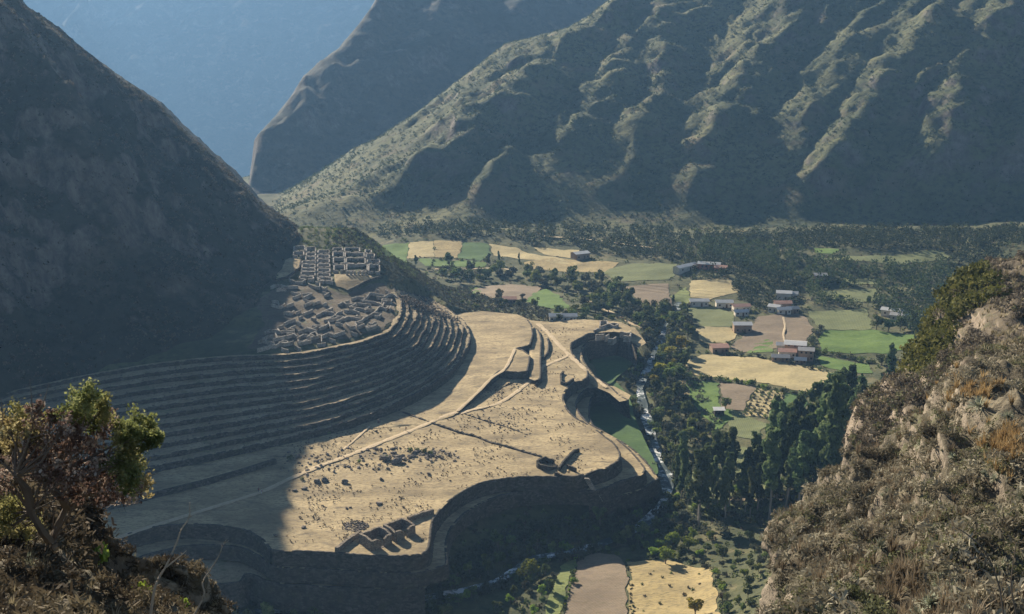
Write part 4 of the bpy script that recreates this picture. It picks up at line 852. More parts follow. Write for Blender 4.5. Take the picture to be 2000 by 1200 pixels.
ZONES = [ # polygon, count, spacing, size range, protos, label, group
 ([(1285, 690), (1345, 700), (1322, 760), (1345, 800), (1400, 850), (1440, 905), (1300, 905), (1285, 830), (1268, 750)], 62, 5.0, (.55, 1.0), PB + PG[:1], 'dark rounded broadleaf tree in the thick wood on the east river bank', 'trees on the east river bank'),
 ([(1130, 585), (1240, 600), (1335, 605), (1350, 660), (1300, 690), (1262, 690), (1252, 645), (1200, 612), (1140, 612)], 55, 5.5, (.7, 1.2), PB + PG, 'broadleaf tree in the wood beyond the knoll and its oval ruins', 'trees beyond the knoll'),
 ([(870, 528), (960, 532), (1100, 540), (1205, 552), (1240, 600), (1120, 578), (1000, 550), (900, 556), (860, 545)], 50, 6.5, (.7, 1.15), PB + PG, 'tree in the dark belt winding between the far fields', 'trees in the belt between the far fields'),
 ([(850, 1148), (900, 1110), (1000, 1060), (1100, 1030), (1190, 1012), (1290, 975), (1310, 1000), (1180, 1066), (1060, 1085), (950, 1135), (880, 1160)], 46, 3.4, (.4, .85), PB + PG * 2, 'grey-green bushy tree on the near river bank', 'trees on the near river bank'),
 ([(1000, 1150), (1060, 1105), (1180, 1075), (1300, 990), (1360, 1030), (1280, 1065), (1160, 1088), (1080, 1110), (1020, 1165)], 24, 3.6, (.35, .75), PB + PG, 'dark bushy tree on the field side of the bend', 'trees on the field side of the bend'),
 ([(430, 1165), (700, 1150), (880, 1135), (960, 1110), (985, 1150), (880, 1215), (600, 1230), (430, 1230)], 46, 4.6, (.5, .9), PB + PG * 2, 'dark bushy tree in the shaded gorge beneath the lowest wall', 'trees in the shaded gorge'),
 ([(1180, 1062), (1300, 1035), (1400, 1060), (1420, 1095), (1300, 1090), (1230, 1085)], 14, 4.5, (.4, .75), PL + PB[:2], 'bright leafy low tree above the ploughed field', 'low trees above the ploughed field'),
 ([(960, 1215), (985, 1165), (1050, 1112), (1090, 1110), (1080, 1160), (1050, 1215)], 16, 3.2, (.25, .55), PL + PB + PG, 'small tree on the scrubby bank left of the ploughed field', 'trees left of the ploughed field'),
 ([(1400, 1060), (1480, 1040), (1500, 1100), (1470, 1200), (1420, 1200), (1405, 1110)], 22, 3.4, (.25, .55), PG + PB, 'low grey tree on the brown slope below the grove', 'trees on the brown slope'),
 ([(1060, 612), (1140, 615), (1200, 628), (1180, 645), (1080, 632)], 13, 5.0, (.6, .9), PB[:3], 'dark tree in the row shading the far edge of the plaza', 'trees at the far edge of the plaza'),
 ([(880, 575), (1010, 585), (1060, 602), (1030, 614), (900, 602)], 14, 5.0, (.4, .75), PB + PG, 'small tree between the plaza and the round fields', 'trees by the round fields'),
]
SINGLE = [(1417, 800, .75, PB, 'round dark tree standing alone beside the small hut'), (1031, 1132, 1.25, PL, 'round bright green tree alone on the river bank below the walls'), (1300, 1103, 1.0, PL, 'spreading yellow-green tree casting a shadow on the yellow field'),
          (1345, 1075, .95, PL, 'wide bright green tree above the yellow field'), (1315, 1068, .8, PL, 'bright green tree left of the wide one above the yellow field'), (1358, 1205, .8, PY, 'yellow-flowering bush at the bottom corner of the yellow field'), (1120, 1140, .45, PL, 'small bush on the verge left of the ploughed field'),
          (1203, 553, .6, PB, 'pair-forming dark tree before the far olive field, left'), (1212, 552, .55, PB, 'pair-forming dark tree before the far olive field, right'), (975, 582, .8, PB, 'dark round tree on the brown round field'), (1021, 585, .55, PG, 'small grey tree right of the dark round one'),
          (1423, 678, .5, PB, 'small umbrella-shaped tree beside the pink-roofed house'), (1640, 598, .8, PB, 'dark spreading tree in the shaded far pasture, left one'), (1695, 600, .8, PB, 'dark spreading tree in the shaded far pasture, right one'),
          (1712, 645, 1.0, PB, 'big dark tree mass over the edge of the green field, left'), (1735, 648, 1.0, PB, 'big dark tree mass over the edge of the green field, middle'), (1758, 648, .95, PB, 'big dark tree mass over the edge of the green field, right'), (1560, 985, .5, PY, 'small yellow bush glimpsed under the gum trees'),
          (1330, 692, 1.0, PY, 'yellow-blossomed tree at the top of the river row'), (1306, 700, 1.05, PY, 'second yellow-blossomed tree of the river row'), (1342, 680, .6, PY, 'smallest yellow-blossomed tree of the river row, farthest right'), (1288, 738, 1.0, PY, 'yellow-blossomed tree leaning over the rapids'), (1276, 754, .85, PY, 'lowest yellow-blossomed tree of the river row'), (1315, 722, .55, PY, 'round yellowish tree at the corner of the wide tan field'),
          (1720, 715, .8, PB, 'dark tree right of the lower green field'), (1735, 722, .8, PB, 'dark tree far right of the lower green field'), (1248, 728, .6, PB, 'dark bush on the near river bank by the farther hollow'), (1232, 735, .5, PB, 'smaller dark bush on the near bank by the grassy hollow'), (1262, 745, .5, PG, 'grey bush on the near bank beside the rapids')]
for a, b, s, pr_, lab in SINGLE:
    p = on_ground(a, b); p[2] -= .1; placed.append(p[:2]); plant('broadleaf_tree', random.choice(pr_), p, s, lab, 'tree', None)

cnt = 0
for poly, n_, md, (s0, s1), pr_, lab, grp in ZONES:
    for p in spots(poly, n_, md):
        plant('broadleaf_tree', random.choice(pr_ + PL[:1] if random.random() < .35 else pr_), p, random.uniform(s0, s1), lab, 'tree', grp); cnt += 1
# gum trees
for p in spots([(1290, 985), (1340, 1010), (1420, 1020), (1530, 1010), (1640, 965), (1690, 880), (1640, 830), (1590, 870), (1520, 930), (1430, 950), (1340, 950), (1290, 960)], 84, 3.7, avoid=False):
    plant('gum_tree', random.choice(PE), p, random.uniform(.42, .8) if proj(p)[0] < 1500 else random.uniform(.65, 1.15), 'tall dark gum tree in the grove', 'tree', 'gum trees in the grove', True)
for p in spots([(1690, 830), (1720, 760), (1800, 690), (1850, 640), (1900, 640), (1850, 740), (1760, 830)], 26, 6, avoid=False):
    plant('gum_tree', random.choice(PE), p, random.uniform(.5, .75), 'dark gum tree in the stand climbing the flank behind the right-hand spur', 'tree', 'gum trees behind the right-hand spur', True)
for a, b, s, lab in ((1618, 975, 1.5, 'tallest gum tree of the grove, standing clear above its neighbours'), (1365, 1030, 1.15, 'gum tree with long bare trunk at the river edge of the grove'), (1513, 960, 1.1, 'slender gum tree in front of the small square dark green field'),
                     (812, 522, .34, 'dark pointed tree alone in front of the far green field'), (955, 520, .36, 'ragged tall tree at the near edge of the far green field'), (975, 517, .33, 'ragged tree right of the tall one by the far green field'), (1016, 525, .3, 'slim dark tree standing before the far tan fields'), (1313, 600, .3, 'dark narrow tree at the corner of the far brown field')):
    p = on_ground(a, b); plant('gum_tree', random.choice(PE), p, s, lab, 'tree', None, True)
def row(lst, step, pr_, s, lab, grp, jit=.6):
    L = gline(lst, 0); L = resample(L, max(2, int(np.sum(np.linalg.norm(np.diff(L, axis=0), axis=1)) / step)))
    for p in L:
        q = p + np.array([random.uniform(-jit, jit), random.uniform(-jit, jit), 0]); q[2] = float(H(q[0], q[1])) + .0
        plant('shrub', random.choice(pr_), q, s * random.uniform(.6, 1.3), lab, 'shrub', grp, False, ('stem', 'foliage'))
row([(1095, 1215), (1112, 1150), (1125, 1098), (1165, 1080), (1205, 1084)], 2.6, PSL + PS, .55, 'green shrub on the verge of the ploughed field', 'verge of the ploughed field')
row([(1226, 1100), (1232, 1150), (1236, 1215)], 2.8, PSL + PSG, .5, 'low shrub between the ploughed and the yellow field', 'edge of the yellow field')
row([(1235, 1096), (1300, 1088), (1360, 1096), (1400, 1118), (1412, 1170), (1420, 1215)], 3.0, PSL + PSG + PSD, .8, 'shrub along the far border of the yellow field', 'border of the yellow field')
for i in range(16):
    p = on_ground(random.uniform(1245, 1385), random.uniform(1115, 1200)); plant('shrub', random.choice(PSD + PS), p, random.uniform(.2, .5), 'small dark bush standing in the yellow field', 'shrub', 'bushes in the yellow field', False, ('stem', 'foliage'))
row([(1322, 738), (1400, 744), (1480, 756), (1540, 770), (1600, 778)], 2.6, PS + PSG + PSL[:1], 1.25, 'shrub of the hedge between the wide tan field and the orchard', 'hedge above the orchard')
row([(1365, 690), (1430, 694), (1500, 704), (1560, 716), (1620, 728), (1670, 742)], 4.0, PS + PSG, .9, 'shrub of the hedge running behind the wide tan field', 'hedge behind the wide tan field')
row([(1598, 690), (1650, 700), (1705, 712)], 3.0, PS, 1.4, 'dark shrub of the hedge between the two bright green fields', 'hedge between the green fields')
row([(1592, 690), (1585, 672), (1596, 655), (1600, 645)], 3.2, PS + PSG, 1.3, 'shrub of the hedge beside the farmhouses', 'hedge beside the farmhouses')
row([(760, 507), (850, 508), (900, 510), (945, 512)], 7, PS, 1.0, 'shrub of the far hedge along the green and tan fields', 'hedge of the far fields')
for i in range(5):
    for j in range(9):
        u, v = i / 4, j / 8; a = (1 - u) * (1 - v) * np.array([1480, 762]) + u * (1 - v) * np.array([1531, 772]) + u * v * np.array([1508, 818]) + (1 - u) * v * np.array([1455, 810])
        p = on_ground(*a); plant('shrub', random.choice(PS + PSG), p, random.uniform(.55, .85), 'small dark bush planted in the orchard rows', 'shrub', 'orchard bushes', False, ('stem', 'foliage'))
for a, b, s in ((800, 884, 1.1), (814, 880, 1.0), (829, 884, 1.2), (841, 889, .9), (752, 897, 1.0), (769, 902, .9), (590, 938, .9), (640, 848, 1.0), (566, 898, 1.2), (700, 905, .8)):
    plant('shrub', random.choice(PS), un(a, b, .1), s * .8, 'dark green bush growing among the rubble of the plaza', 'shrub', 'bushes in the rubble', False, ('stem', 'foliage'))

for i in range(4, 235, 3):
    for sg in (-1, 1):
        if random.random() < .3: continue
        p = RV[i].copy(); tt_ = RV[min(i + 1, 259)] - RV[i - 1]; nn_ = np.array([-tt_[1], tt_[0]]) / (np.hypot(tt_[0], tt_[1]) + 1e-9); p[:2] += nn_ * sg * random.uniform(2.6, 5.2); p[2] = float(H(p[0], p[1])) - .1
        plant('riverside_bush', random.choice(PS + PSG * 2 + PSL), p, random.uniform(.9, 2.3), 'leafy bush overhanging the stream', 'shrub', 'bushes lining the stream', False, ('stem', 'foliage'))
def stones(name, P, S, mat, label):
    n = len(P); base = np.array([(1, 0, 0), (.5, .87, -.1), (-.5, .8, 0), (-1, 0, .1), (-.5, -.87, 0), (.5, -.8, 0), (.1, 0, .8), (0, 0, -.6)]); fc = [(i, (i + 1) % 6, 6) for i in range(6)] + [((i + 1) % 6, i, 7) for i in range(6)]
    th = RNG.uniform(0, 6.28, n); c, s = np.cos(th), np.sin(th); B = base[None] * RNG.uniform(.6, 1.3, (n, 8, 1)) * S[:, None, None]; V = np.stack([B[..., 0] * c[:, None] - B[..., 1] * s[:, None], B[..., 0] * s[:, None] + B[..., 1] * c[:, None], B[..., 2]], -1) + P[:, None]
    F = (np.array(fc)[None] + (np.arange(n) * 8)[:, None, None]).reshape(-1, 3); return stuff(mesh(name, V.reshape(-1, 3), F, mat), label, 'rubble')
U = spots([(1290, 985), (1340, 1010), (1420, 1030), (1530, 1020), (1640, 965), (1690, 880), (1640, 830), (1590, 870), (1430, 950), (1290, 950)], 110, 2.0, avoid=False)
for p in U: plant('undergrowth_bush', random.choice(PS + PSG + PSL), p, random.uniform(.6, 1.8), 'bush under the gum trees', 'shrub', 'undergrowth of the gum grove', False, ('stem', 'foliage'))
# distant and uncountable growth, each as one mesh
def clumps(name, P, S, mat, per, leaf, label, cat, flat=.75, elong=1.0, up=0.):
    P = np.asarray(P); S = np.asarray(S); n = len(P); k = np.repeat(np.arange(n), per); d = RNG.normal(size=(n * per, 3)); d /= np.linalg.norm(d, axis=1)[:, None]
    r = RNG.uniform(.2, 1, n * per) ** .5; Cc = P[k] + d * (r * S[k])[:, None] * np.array([1, 1, flat]); Cc[:, 2] += S[k] * flat * .55
    V, F = quads(Cc, S[k] * leaf * RNG.uniform(.5, 1.5, n * per), elong, up); return stuff(mesh(name, V, F, mat), label, cat)
def rand_on(x0, x1, y0, y1, n, hf, dens=None):
    x = RNG.uniform(x0, x1, n); y = RNG.uniform(y0, y1, n); m_ = np.ones(n, bool) if dens is None else RNG.uniform(0, 1, n) < dens(x, y)
    x, y = x[m_], y[m_]; return np.column_stack([x, y, hf(x, y)])
def not_fields(P, extra=None):
    m_ = np.ones(len(P), bool)
    for f in FPOLY + NOTREE + ([] if extra is None else extra): m_ &= ~in_poly(P[:, 0], P[:, 1], f)
    return P[m_]
def inframe(P, pad=60):
    q = proj(P); return P[(q[:, 0] > -pad) & (q[:, 0] < 2000 + pad) & (q[:, 1] > -pad) & (q[:, 1] < 1260)]
hill_poly = np.vstack([Bc[:, :2], [[-130, 780], [-320, 600], [-320, 440]]])
P = spots([(1330, 478), (1500, 488), (1700, 522), (1860, 520), (1880, 620), (1800, 650), (1700, 600), (1600, 600), (1560, 560), (1450, 525), (1340, 505)], 190, 4.5)
P = np.array(P); clumps('distant_woodland', P, RNG.uniform(2.4, 4.6, len(P)), M['darkwood'], 150, .2, 'dark wood covering the far right of the valley floor', 'woodland', 1.25)
P = []
for poly, n_ in (([(740, 470), (740, 440), (1000, 440), (1320, 455), (1330, 485), (1150, 482), (1000, 472)], 190), ([(1100, 470), (1330, 480), (1330, 512), (1150, 495)], 40), ([(1440, 540), (1560, 560), (1560, 600), (1480, 605), (1440, 580)], 40), ([(1590, 600), (1830, 590), (1900, 640), (1820, 655), (1710, 600)], 50), ([(1330, 500), (1480, 520), (1600, 545), (1500, 580), (1350, 545)], 50)):
    P += spots(poly, n_, 5)
for poly, n_ in (([(1330, 462), (1330, 486), (1600, 484), (1900, 500), (2100, 480), (2100, 452), (1700, 450)], 330), ([(1700, 480), (1900, 500), (2050, 520), (1850, 520)], 40)): P += spots(poly, n_, 5)
P = np.array(P); clumps('valley_woodland', P, RNG.uniform(1.8, 4.2, len(P)), M['darkwood'], 120, .22, 'belt of trees along the foot of the far mountain and among the far fields', 'woodland', 1.1)
# scrub over the valley ground
P = inframe(not_fields(rand_on(GX0, GX1, 350, 1010, 42000, H, lambda x, y: .15 + .85 * smooth(-.25, .35, fbm(x / 25, y / 25, 3))), [hill_poly]))
P = P[(np.abs(proj(P)[:, 1]) > 0) & (P[:, 0] > -80)]
rdd = np.min([np.hypot(P[:, 0] - q[0], P[:, 1] - q[1]) for q in RV[::3]], axis=0); P = P[rdd > 4.5]
h_ = RNG.uniform(0, 1, len(P)); A_, B_ = P[h_ < .55], P[h_ >= .55]
clumps('valley_scrub', A_, RNG.uniform(.5, 1.5, len(A_)), M['broad'], 16, .5, 'green scrub scattered over the valley ground', 'scrub')
clumps('dry_scrub', B_, RNG.uniform(.4, 1.3, len(B_)), M['dryshrub'], 14, .5, 'dry brown scrub scattered over the valley ground', 'scrub')
# green bank along the river and the hill's grassy back slope
P = spots([(1230, 900), (1295, 925), (1300, 970), (1240, 1030), (1100, 1065), (1000, 1090), (900, 1150), (860, 1120), (1000, 1035), (1160, 1005), (1280, 960)], 260, 1.5, avoid=False) + spots([(1285, 690), (1345, 700), (1440, 905), (1500, 1000), (1420, 1060), (1290, 1050), (1300, 905), (1268, 750)], 160, 2.2, avoid=False); P = np.array(P)
clumps('river_scrub', P, RNG.uniform(.9, 2.2, len(P)), M['grey'], 60, .3, 'grey-green thicket crowding the near river bank', 'scrub')
P = inframe(rand_on(-90, 20, 590, 780, 5000, H)); P = P[~in_poly(P[:, 0], P[:, 1], np.vstack([Tc[:, :2], [[-120, 680], [-150, 600]]]))]
P = P[~in_poly(P[:, 0], P[:, 1], ring)]; P = not_fields(P)
clumps('slope_scrub', P, RNG.uniform(.5, 1.3, len(P)), M['grey'], 18, .45, 'low green scrub on the slope behind the village', 'scrub')
P = []
for k in range(NT - 1):
    a_, b_ = crests[k], crests[k + 1]
    for _ in range(260): i = random.randrange(5, len(a_) - 12); t = random.uniform(.05, .95); q = a_[i] * (1 - t) + b_[i] * t; q[2] = a_[i, 2]; P.append(q)
P = np.array(P); hh = RNG.uniform(0, 1, len(P)); clumps('terrace_tufts', P[hh < .7], RNG.uniform(.15, .5, int((hh < .7).sum())), M['dryshrub'], 12, .5, 'dry tufts and weeds growing along the curved terraces', 'grass', .6)
stones('terrace_stones', P[hh >= .7], RNG.uniform(.15, .55, int((hh >= .7).sum())), M['rock'], 'stones fallen from the curved terrace walls')
P = rand_on(-110, -50, 655, 730, 700, H); clumps('village_scrub', P, RNG.uniform(.5, 1.2, len(P)), M['broad'], 24, .4, 'bushes over the unexcavated ground behind the upper village', 'scrub')
# mountains
P = inframe(rand_on(-420, 850, 925, 1650, 60000, GMH, lambda x, y: (.1 + .9 * smooth(-.3, .4, fbm(x / 40, y / 40, 4))) * (1 - .6 * smooth(1050, 1500, y))))
clumps('mountain_scrub', P, RNG.uniform(.5, 1.8, len(P)), M['darkwood'], 10, .5, 'scrub and small trees covering the far mountain side', 'scrub')
P = inframe(rand_on(-420, 850, 925, 1650, 26000, GMH)); clumps('mountain_brush', P, RNG.uniform(.6, 1.5, len(P)), M['grey'], 8, .6, 'paler brush scattered over the far mountain side', 'scrub')
P = inframe(rand_on(-540, -70, 500, 900, 42000, LH, lambda x, y: .12 + .88 * smooth(-.2, .4, fbm(x / 20, y / 20, 4)))); P = P[P[:, 2] > H(P[:, 0], P[:, 1]) + .2]
clumps('hillside_scrub', P, RNG.uniform(.4, 1.5, len(P)), M['dryshrub'], 9, .55, 'dark brush over the steep shaded hillside', 'scrub')
P = inframe(rand_on(-540, -70, 500, 900, 14000, LH)); P = P[P[:, 2] > H(P[:, 0], P[:, 1]) + .2]
clumps('hillside_bushes', P, RNG.uniform(.5, 1.7, len(P)), M['grey'], 10, .5, 'grey-green bushes over the steep shaded hillside', 'scrub')

# ------------------------------------------------------------------ boulders and stones
def rock_mesh(seed):
    bm = bmesh.new(); bmesh.ops.create_icosphere(bm, subdivisions=2, radius=1); rng = np.random.default_rng(seed); d = rng.normal(size=(5, 3)); d /= np.linalg.norm(d, axis=1)[:, None]; c = rng.uniform(.45, .8, 5)
    for v in bm.verts:
        for k in range(5):
            e = v.co.dot(Vector(d[k])); v.co -= Vector(d[k]) * max(0, e - c[k])
        v.co *= 1 + rng.normal() * .05; v.co.z *= .75
    me = bpy.data.meshes.new('boulder'); bm.to_mesh(me); bm.free(); me.materials.append(M['rock']); return me
RK = [rock_mesh(i) for i in range(6)]
def rock(p, s, label, group='boulders in the rubble field of the plaza'):
    o = bpy.data.objects.new('boulder', random.choice(RK)); C.objects.link(o); o.location = p + np.array([0, 0, s * .3]); o.scale = (s * random.uniform(.8, 1.3), s * random.uniform(.8, 1.2), s * random.uniform(.7, 1.1)); o.rotation_euler = (random.uniform(-.3, .3), random.uniform(-.3, .3), random.uniform(0, 6.3))
    tag(o, label, 'boulder', group)
for i in range(95): rock(un(random.triangular(548, 890, 640), 0 + random.gauss(888, 13) , 0) if 0 else un((x_ := random.uniform(552, 760)), random.gauss(905 - (x_ - 552) * .08, 14), 0), random.choice((.35, .5, .6, .8)), 'dark grey boulder strewn on the dry grass either side of the footpath')
for i in range(75): rock(un(random.gauss(842, 22), random.gauss(890, 7), 0), random.uniform(.35, .75), 'grey boulder of the dense heap in the middle of the plaza', 'boulders of the dense heap')
for i in range(36): rock(un(random.gauss(785, 25), random.gauss(893, 9), 0), random.choice((.5, .7, .9, 1.1)), 'grey boulder lying left of the dense heap', 'boulders left of the dense heap')
for a, b, s, lab in ((621, 943, 1.3, 'brown upright boulder left of the pale slab'), (635, 940, 1.7, 'largest boulder with a flat top below the footpath'), (673, 944, 1.5, 'round dark boulder standing alone below the rubble'), (575, 959, .9, 'small dark boulder at the lower left of the rubble'), (595, 955, 1.0, 'pale-topped boulder right of the small dark one'), (752, 899, 2.0, 'very big rounded boulder at the foot of the heap, left'), (773, 905, 2.0, 'very big rounded boulder at the foot of the heap, right'),
                     (745, 938, .9, 'lone reddish stone in the open grass'), (741, 985, 1.0, 'lone dark stone in the lower grass'), (677, 995, .8, 'left stone of the small trio in the lower grass'), (684, 993, .6, 'right stone of the small trio'), (593, 1031, .8, 'lone stone near the shadow edge'), (538, 1048, .8, 'lone stone close to the lower wall'), (838, 927, .8, 'stone above the curve of the outer wall'), (320, 905, 2.6, 'wide flat boulder in the shaded ground, left'), (352, 898, 2.8, 'wide flat boulder in the shaded ground, right'), (490, 822, 1.5, 'dark boulder alone on the shaded terraces'),
                     (740, 825, 1.0, 'stone at the edge of the big shadow'), (735, 843, .7, 'small stone above the footpath'), (906, 640, .9, 'dark rock at the base of the terraces')):
    rock(un(a, b, 0 if b > 830 else 2.5 if a < 600 else .5), s, lab, None)
P = np.array([un(x, y, z) for x, y, z in [(random.uniform(560, 1180), random.uniform(640, 1060), .15) for _ in range(9000)]]); P = P[in_poly(P[:, 0], P[:, 1], plaza_poly)]
P = P[fbm(P[:, 0] / 14, P[:, 1] / 14, 3) + RNG.uniform(-.25, .25, len(P)) > .1]
clumps('dry_tufts', P, RNG.uniform(.12, .4, len(P)), M['dryshrub'], 7, .8, 'small dry tufts and pebbles scattered over the plaza', 'grass', .5)
st_l = [(790, 585, 22), (815, 598, 18), (840, 610, 14), (862, 620, 10), (880, 632, 7)]
P = []
for i in range(1100):
    t = random.uniform(0, 3.999); k = int(t); a = un(*st_l[k]); b_ = un(*st_l[k + 1]); p = a * (1 - t + k) + b_ * (t - k); p[0] += random.gauss(0, 1.7); p[1] += random.gauss(0, 3.5); p[2] += random.uniform(-.4, 1.2) ; P.append(p)
stones('rubble_slope', np.array(P), RNG.uniform(.25, .8, len(P)), M['ruin2'], 'band of tumbled stones crossing the terraces at the end of the village')
P = []
for i in range(900):
    x_, y_ = random.choice([(random.gauss(945, 40), random.gauss(600, 5)), (random.uniform(985, 1060), random.gauss(745, 10)), (random.uniform(940, 985), random.gauss(765, 12)), (random.uniform(520, 880), random.gauss(895, 16)), (random.uniform(930, 1040), random.gauss(825, 14))]); p = un(x_, y_, .1); P.append(p)
stones('scattered_stones', np.array(P), RNG.uniform(.12, .42, len(P)), M['rock'], 'small stones scattered over the plaza and its far edge')

# ------------------------------------------------------------------ houses
def house(px, py, w_, d_, h, rot, roof, wall_, label, name='farmhouse', gable=True, rise=.9, open_=False):
    p = on_ground(px, py); r = empty(name, p, rot, label, 'house', None)
    mb = MB(); t = .3
    mb.box((0, d_ / 2 - t / 2, h / 2 - .5), (w_, t, h + 1)); mb.box((-w_ / 2 + t / 2, 0, h / 2 - .5), (t, d_ - 2 * t, h + 1)); mb.box((w_ / 2 - t / 2, 0, h / 2 - .5), (t, d_ - 2 * t, h + 1))
    if not open_: mb.box((0, -d_ / 2 + t / 2, h / 2 - .5), (w_, t, h + 1))
    if gable:
        for s in (-1, 1):
            x = s * (w_ / 2 - t / 2); mb.add([(x - t / 2, -d_ / 2, h), (x + t / 2, -d_ / 2, h), (x + t / 2, d_ / 2, h), (x - t / 2, d_ / 2, h), (x - t / 2, 0, h + rise), (x + t / 2, 0, h + rise)], [(0, 1, 5, 4), (2, 3, 4, 5), (1, 2, 5), (3, 0, 4)])
    mb.build('wall', M[wall_], r)
    mb = MB(); o = .5; W2 = w_ / 2 + o; D2 = d_ / 2 + o; e = .12
    for sgn in ((-1, 1) if gable else (0,)):
        if gable: prof = [(0, h + rise + .05), (sgn * D2, h + .05 - rise * o / (d_ / 2))]
        else: prof = [(D2, h + rise * .9), (-D2, h + .08)]
        (y0, z0), (y1, z1) = prof; mb.add([(-W2, y0, z0), (W2, y0, z0), (W2, y1, z1), (-W2, y1, z1), (-W2, y0, z0 + e), (W2, y0, z0 + e), (W2, y1, z1 + e), (-W2, y1, z1 + e)], [(0, 1, 2, 3), (7, 6, 5, 4), (0, 4, 5, 1), (1, 5, 6, 2), (2, 6, 7, 3), (3, 7, 4, 0)])
    mb.build('roof', M[roof], r)
    if not open_:
        mb = MB(); mb.box((w_ * .12, -d_ / 2 - .02, 1.0), (1.0, .1, 2.0)); mb.build('door', M['wood'], r)
        for x in (-.3, .36):
            mb = MB(); mb.box((w_ * x, -d_ / 2 - .02, 1.5), (.9, .1, .9)); mb.build('window', M['dark'], r)
        if h > 4.2:
            for x in (-.3, 0, .33):
                mb = MB(); mb.box((w_ * x, -d_ / 2 - .02, 4.2), (.9, .1, .9)); mb.build('window', M['dark'], r)
    else:
        for x in (-.48, -.16, .16, .48):
            mb = MB(); mb.box((w_ * x, -d_ / 2 + .1, h / 2 - .5), (.18, .18, h + 1)); mb.build('post', M['wood'], r)
for a in [(1553, 688, 10, 8, 4.5, -.25, 'metalroof', 'adobe', 'largest pale metal-roofed farmhouse of the near farm cluster'), (1537, 697, 8, 5.5, 3, -.15, 'tileroof', 'plaster', 'pinkish-roofed low house in front of the largest farmhouse'), (1574, 703, 7, 5.5, 5.2, -.25, 'greyroof', 'adobe', 'two-storey grey-roofed house at the right of the near farm cluster'),
          (1524, 706, 8, 4, 2.4, -.15, 'greyroof', 'adobe', 'low grey shed at the lower left of the near farm cluster'), (1527, 686, 5, 4, 3.4, -.2, 'metalroof', 'plaster', 'small pale-roofed annex left of the largest farmhouse'), (1563, 711, 5, 3, 2.2, -.2, 'metalroof', 'adobe', 'tiny shed below the two-storey house'),
          (1449, 648, 9, 6, 4.2, 0, 'metalroof', 'adobe', 'long white-roofed barn by the brown ploughed field'), (1404, 688, 8, 7, 3, .1, 'tileroof', 'adobe', 'pink-roofed house at the left end of the wide tan field'), (1365, 598, 10, 5, 3, 0, 'metalroof', 'plaster', 'white-roofed house beyond the round-rowed field, left one'), (1414, 600, 9, 5, 3, 0, 'metalroof', 'plaster', 'white-roofed house beyond the round-rowed field, right one'),
          (1447, 608, 9, 5, 3, .1, 'tileroof', 'plaster', 'dusky-roofed house right of the white-roofed pair'), (1447, 617, 7, 3.6, 2.4, .1, 'metalroof', 'plaster', 'small white-roofed shed under the dusky-roofed house'), (1531, 585, 8, 6, 4, -.2, 'metalroof', 'plaster', 'bright white-roofed house highest in the hamlet'), (1550, 583, 4, 4, 3, -.2, 'metalroof', 'plaster', 'tiny white-roofed outbuilding right of the highest hamlet house'),
          (1513, 610, 6, 5, 3.2, -.5, 'metalroof', 'plaster', 'white-roofed house at the left foot of the hamlet'), (1528, 603, 9, 5, 3.4, 0, 'tileroof', 'adobe', 'brown-roofed house in the middle of the hamlet'), (1530, 614, 7, 4, 2.8, .1, 'metalroof', 'plaster', 'white-roofed house at the right foot of the hamlet'), (1547, 612, 6, 4, 2.6, .2, 'greyroof', 'adobe', 'grey-roofed shed at the right edge of the hamlet'),
          (1601, 552, 7, 5, 4.5, 0, 'greyroof', 'adobe', 'small brick house among the dark far trees'), (1743, 617, 11, 6, 3, -.5, 'metalroof', 'plaster', 'pale-roofed house half hidden behind the dark trees, left'), (1757, 626, 9, 5, 3, -.5, 'greyroof', 'plaster', 'grey-roofed house below the half-hidden one'),
          (1133, 505, 10, 7, 3.5, .5, 'metalroof', 'adobe', 'big grey-roofed barn among the far tan fields'), (1085, 628, 6, 4, 3, 0, 'metalroof', 'plaster', 'small white-roofed hut behind the row of plaza trees, left'), (1112, 628, 7, 4, 3, 0, 'metalroof', 'plaster', 'small white-roofed hut behind the row of plaza trees, right'), (995, 593, 7, 5, 2.8, 0, 'tileroof', 'adobe', 'red-roofed hut beside the round fields')]:
    house(*a)
house(1338, 529, 17, 5, 3, .75, 'metalroof', 'plaster', 'long white-roofed school block beside the far olive field')
house(1385, 525, 13, 5, 3, -.25, 'metalroof', 'redwall', 'red-walled school block with a white roof'); house(1408, 531, 7, 5, 3, -.25, 'tileroof', 'redwall', 'short red-walled block at the right end of the school')
house(1404, 812, 4, 3, 2.6, 0, 'metalroof', 'dark', 'tiny dark hut with a metal roof beside the lone round tree', 'hut', False, .5, True)

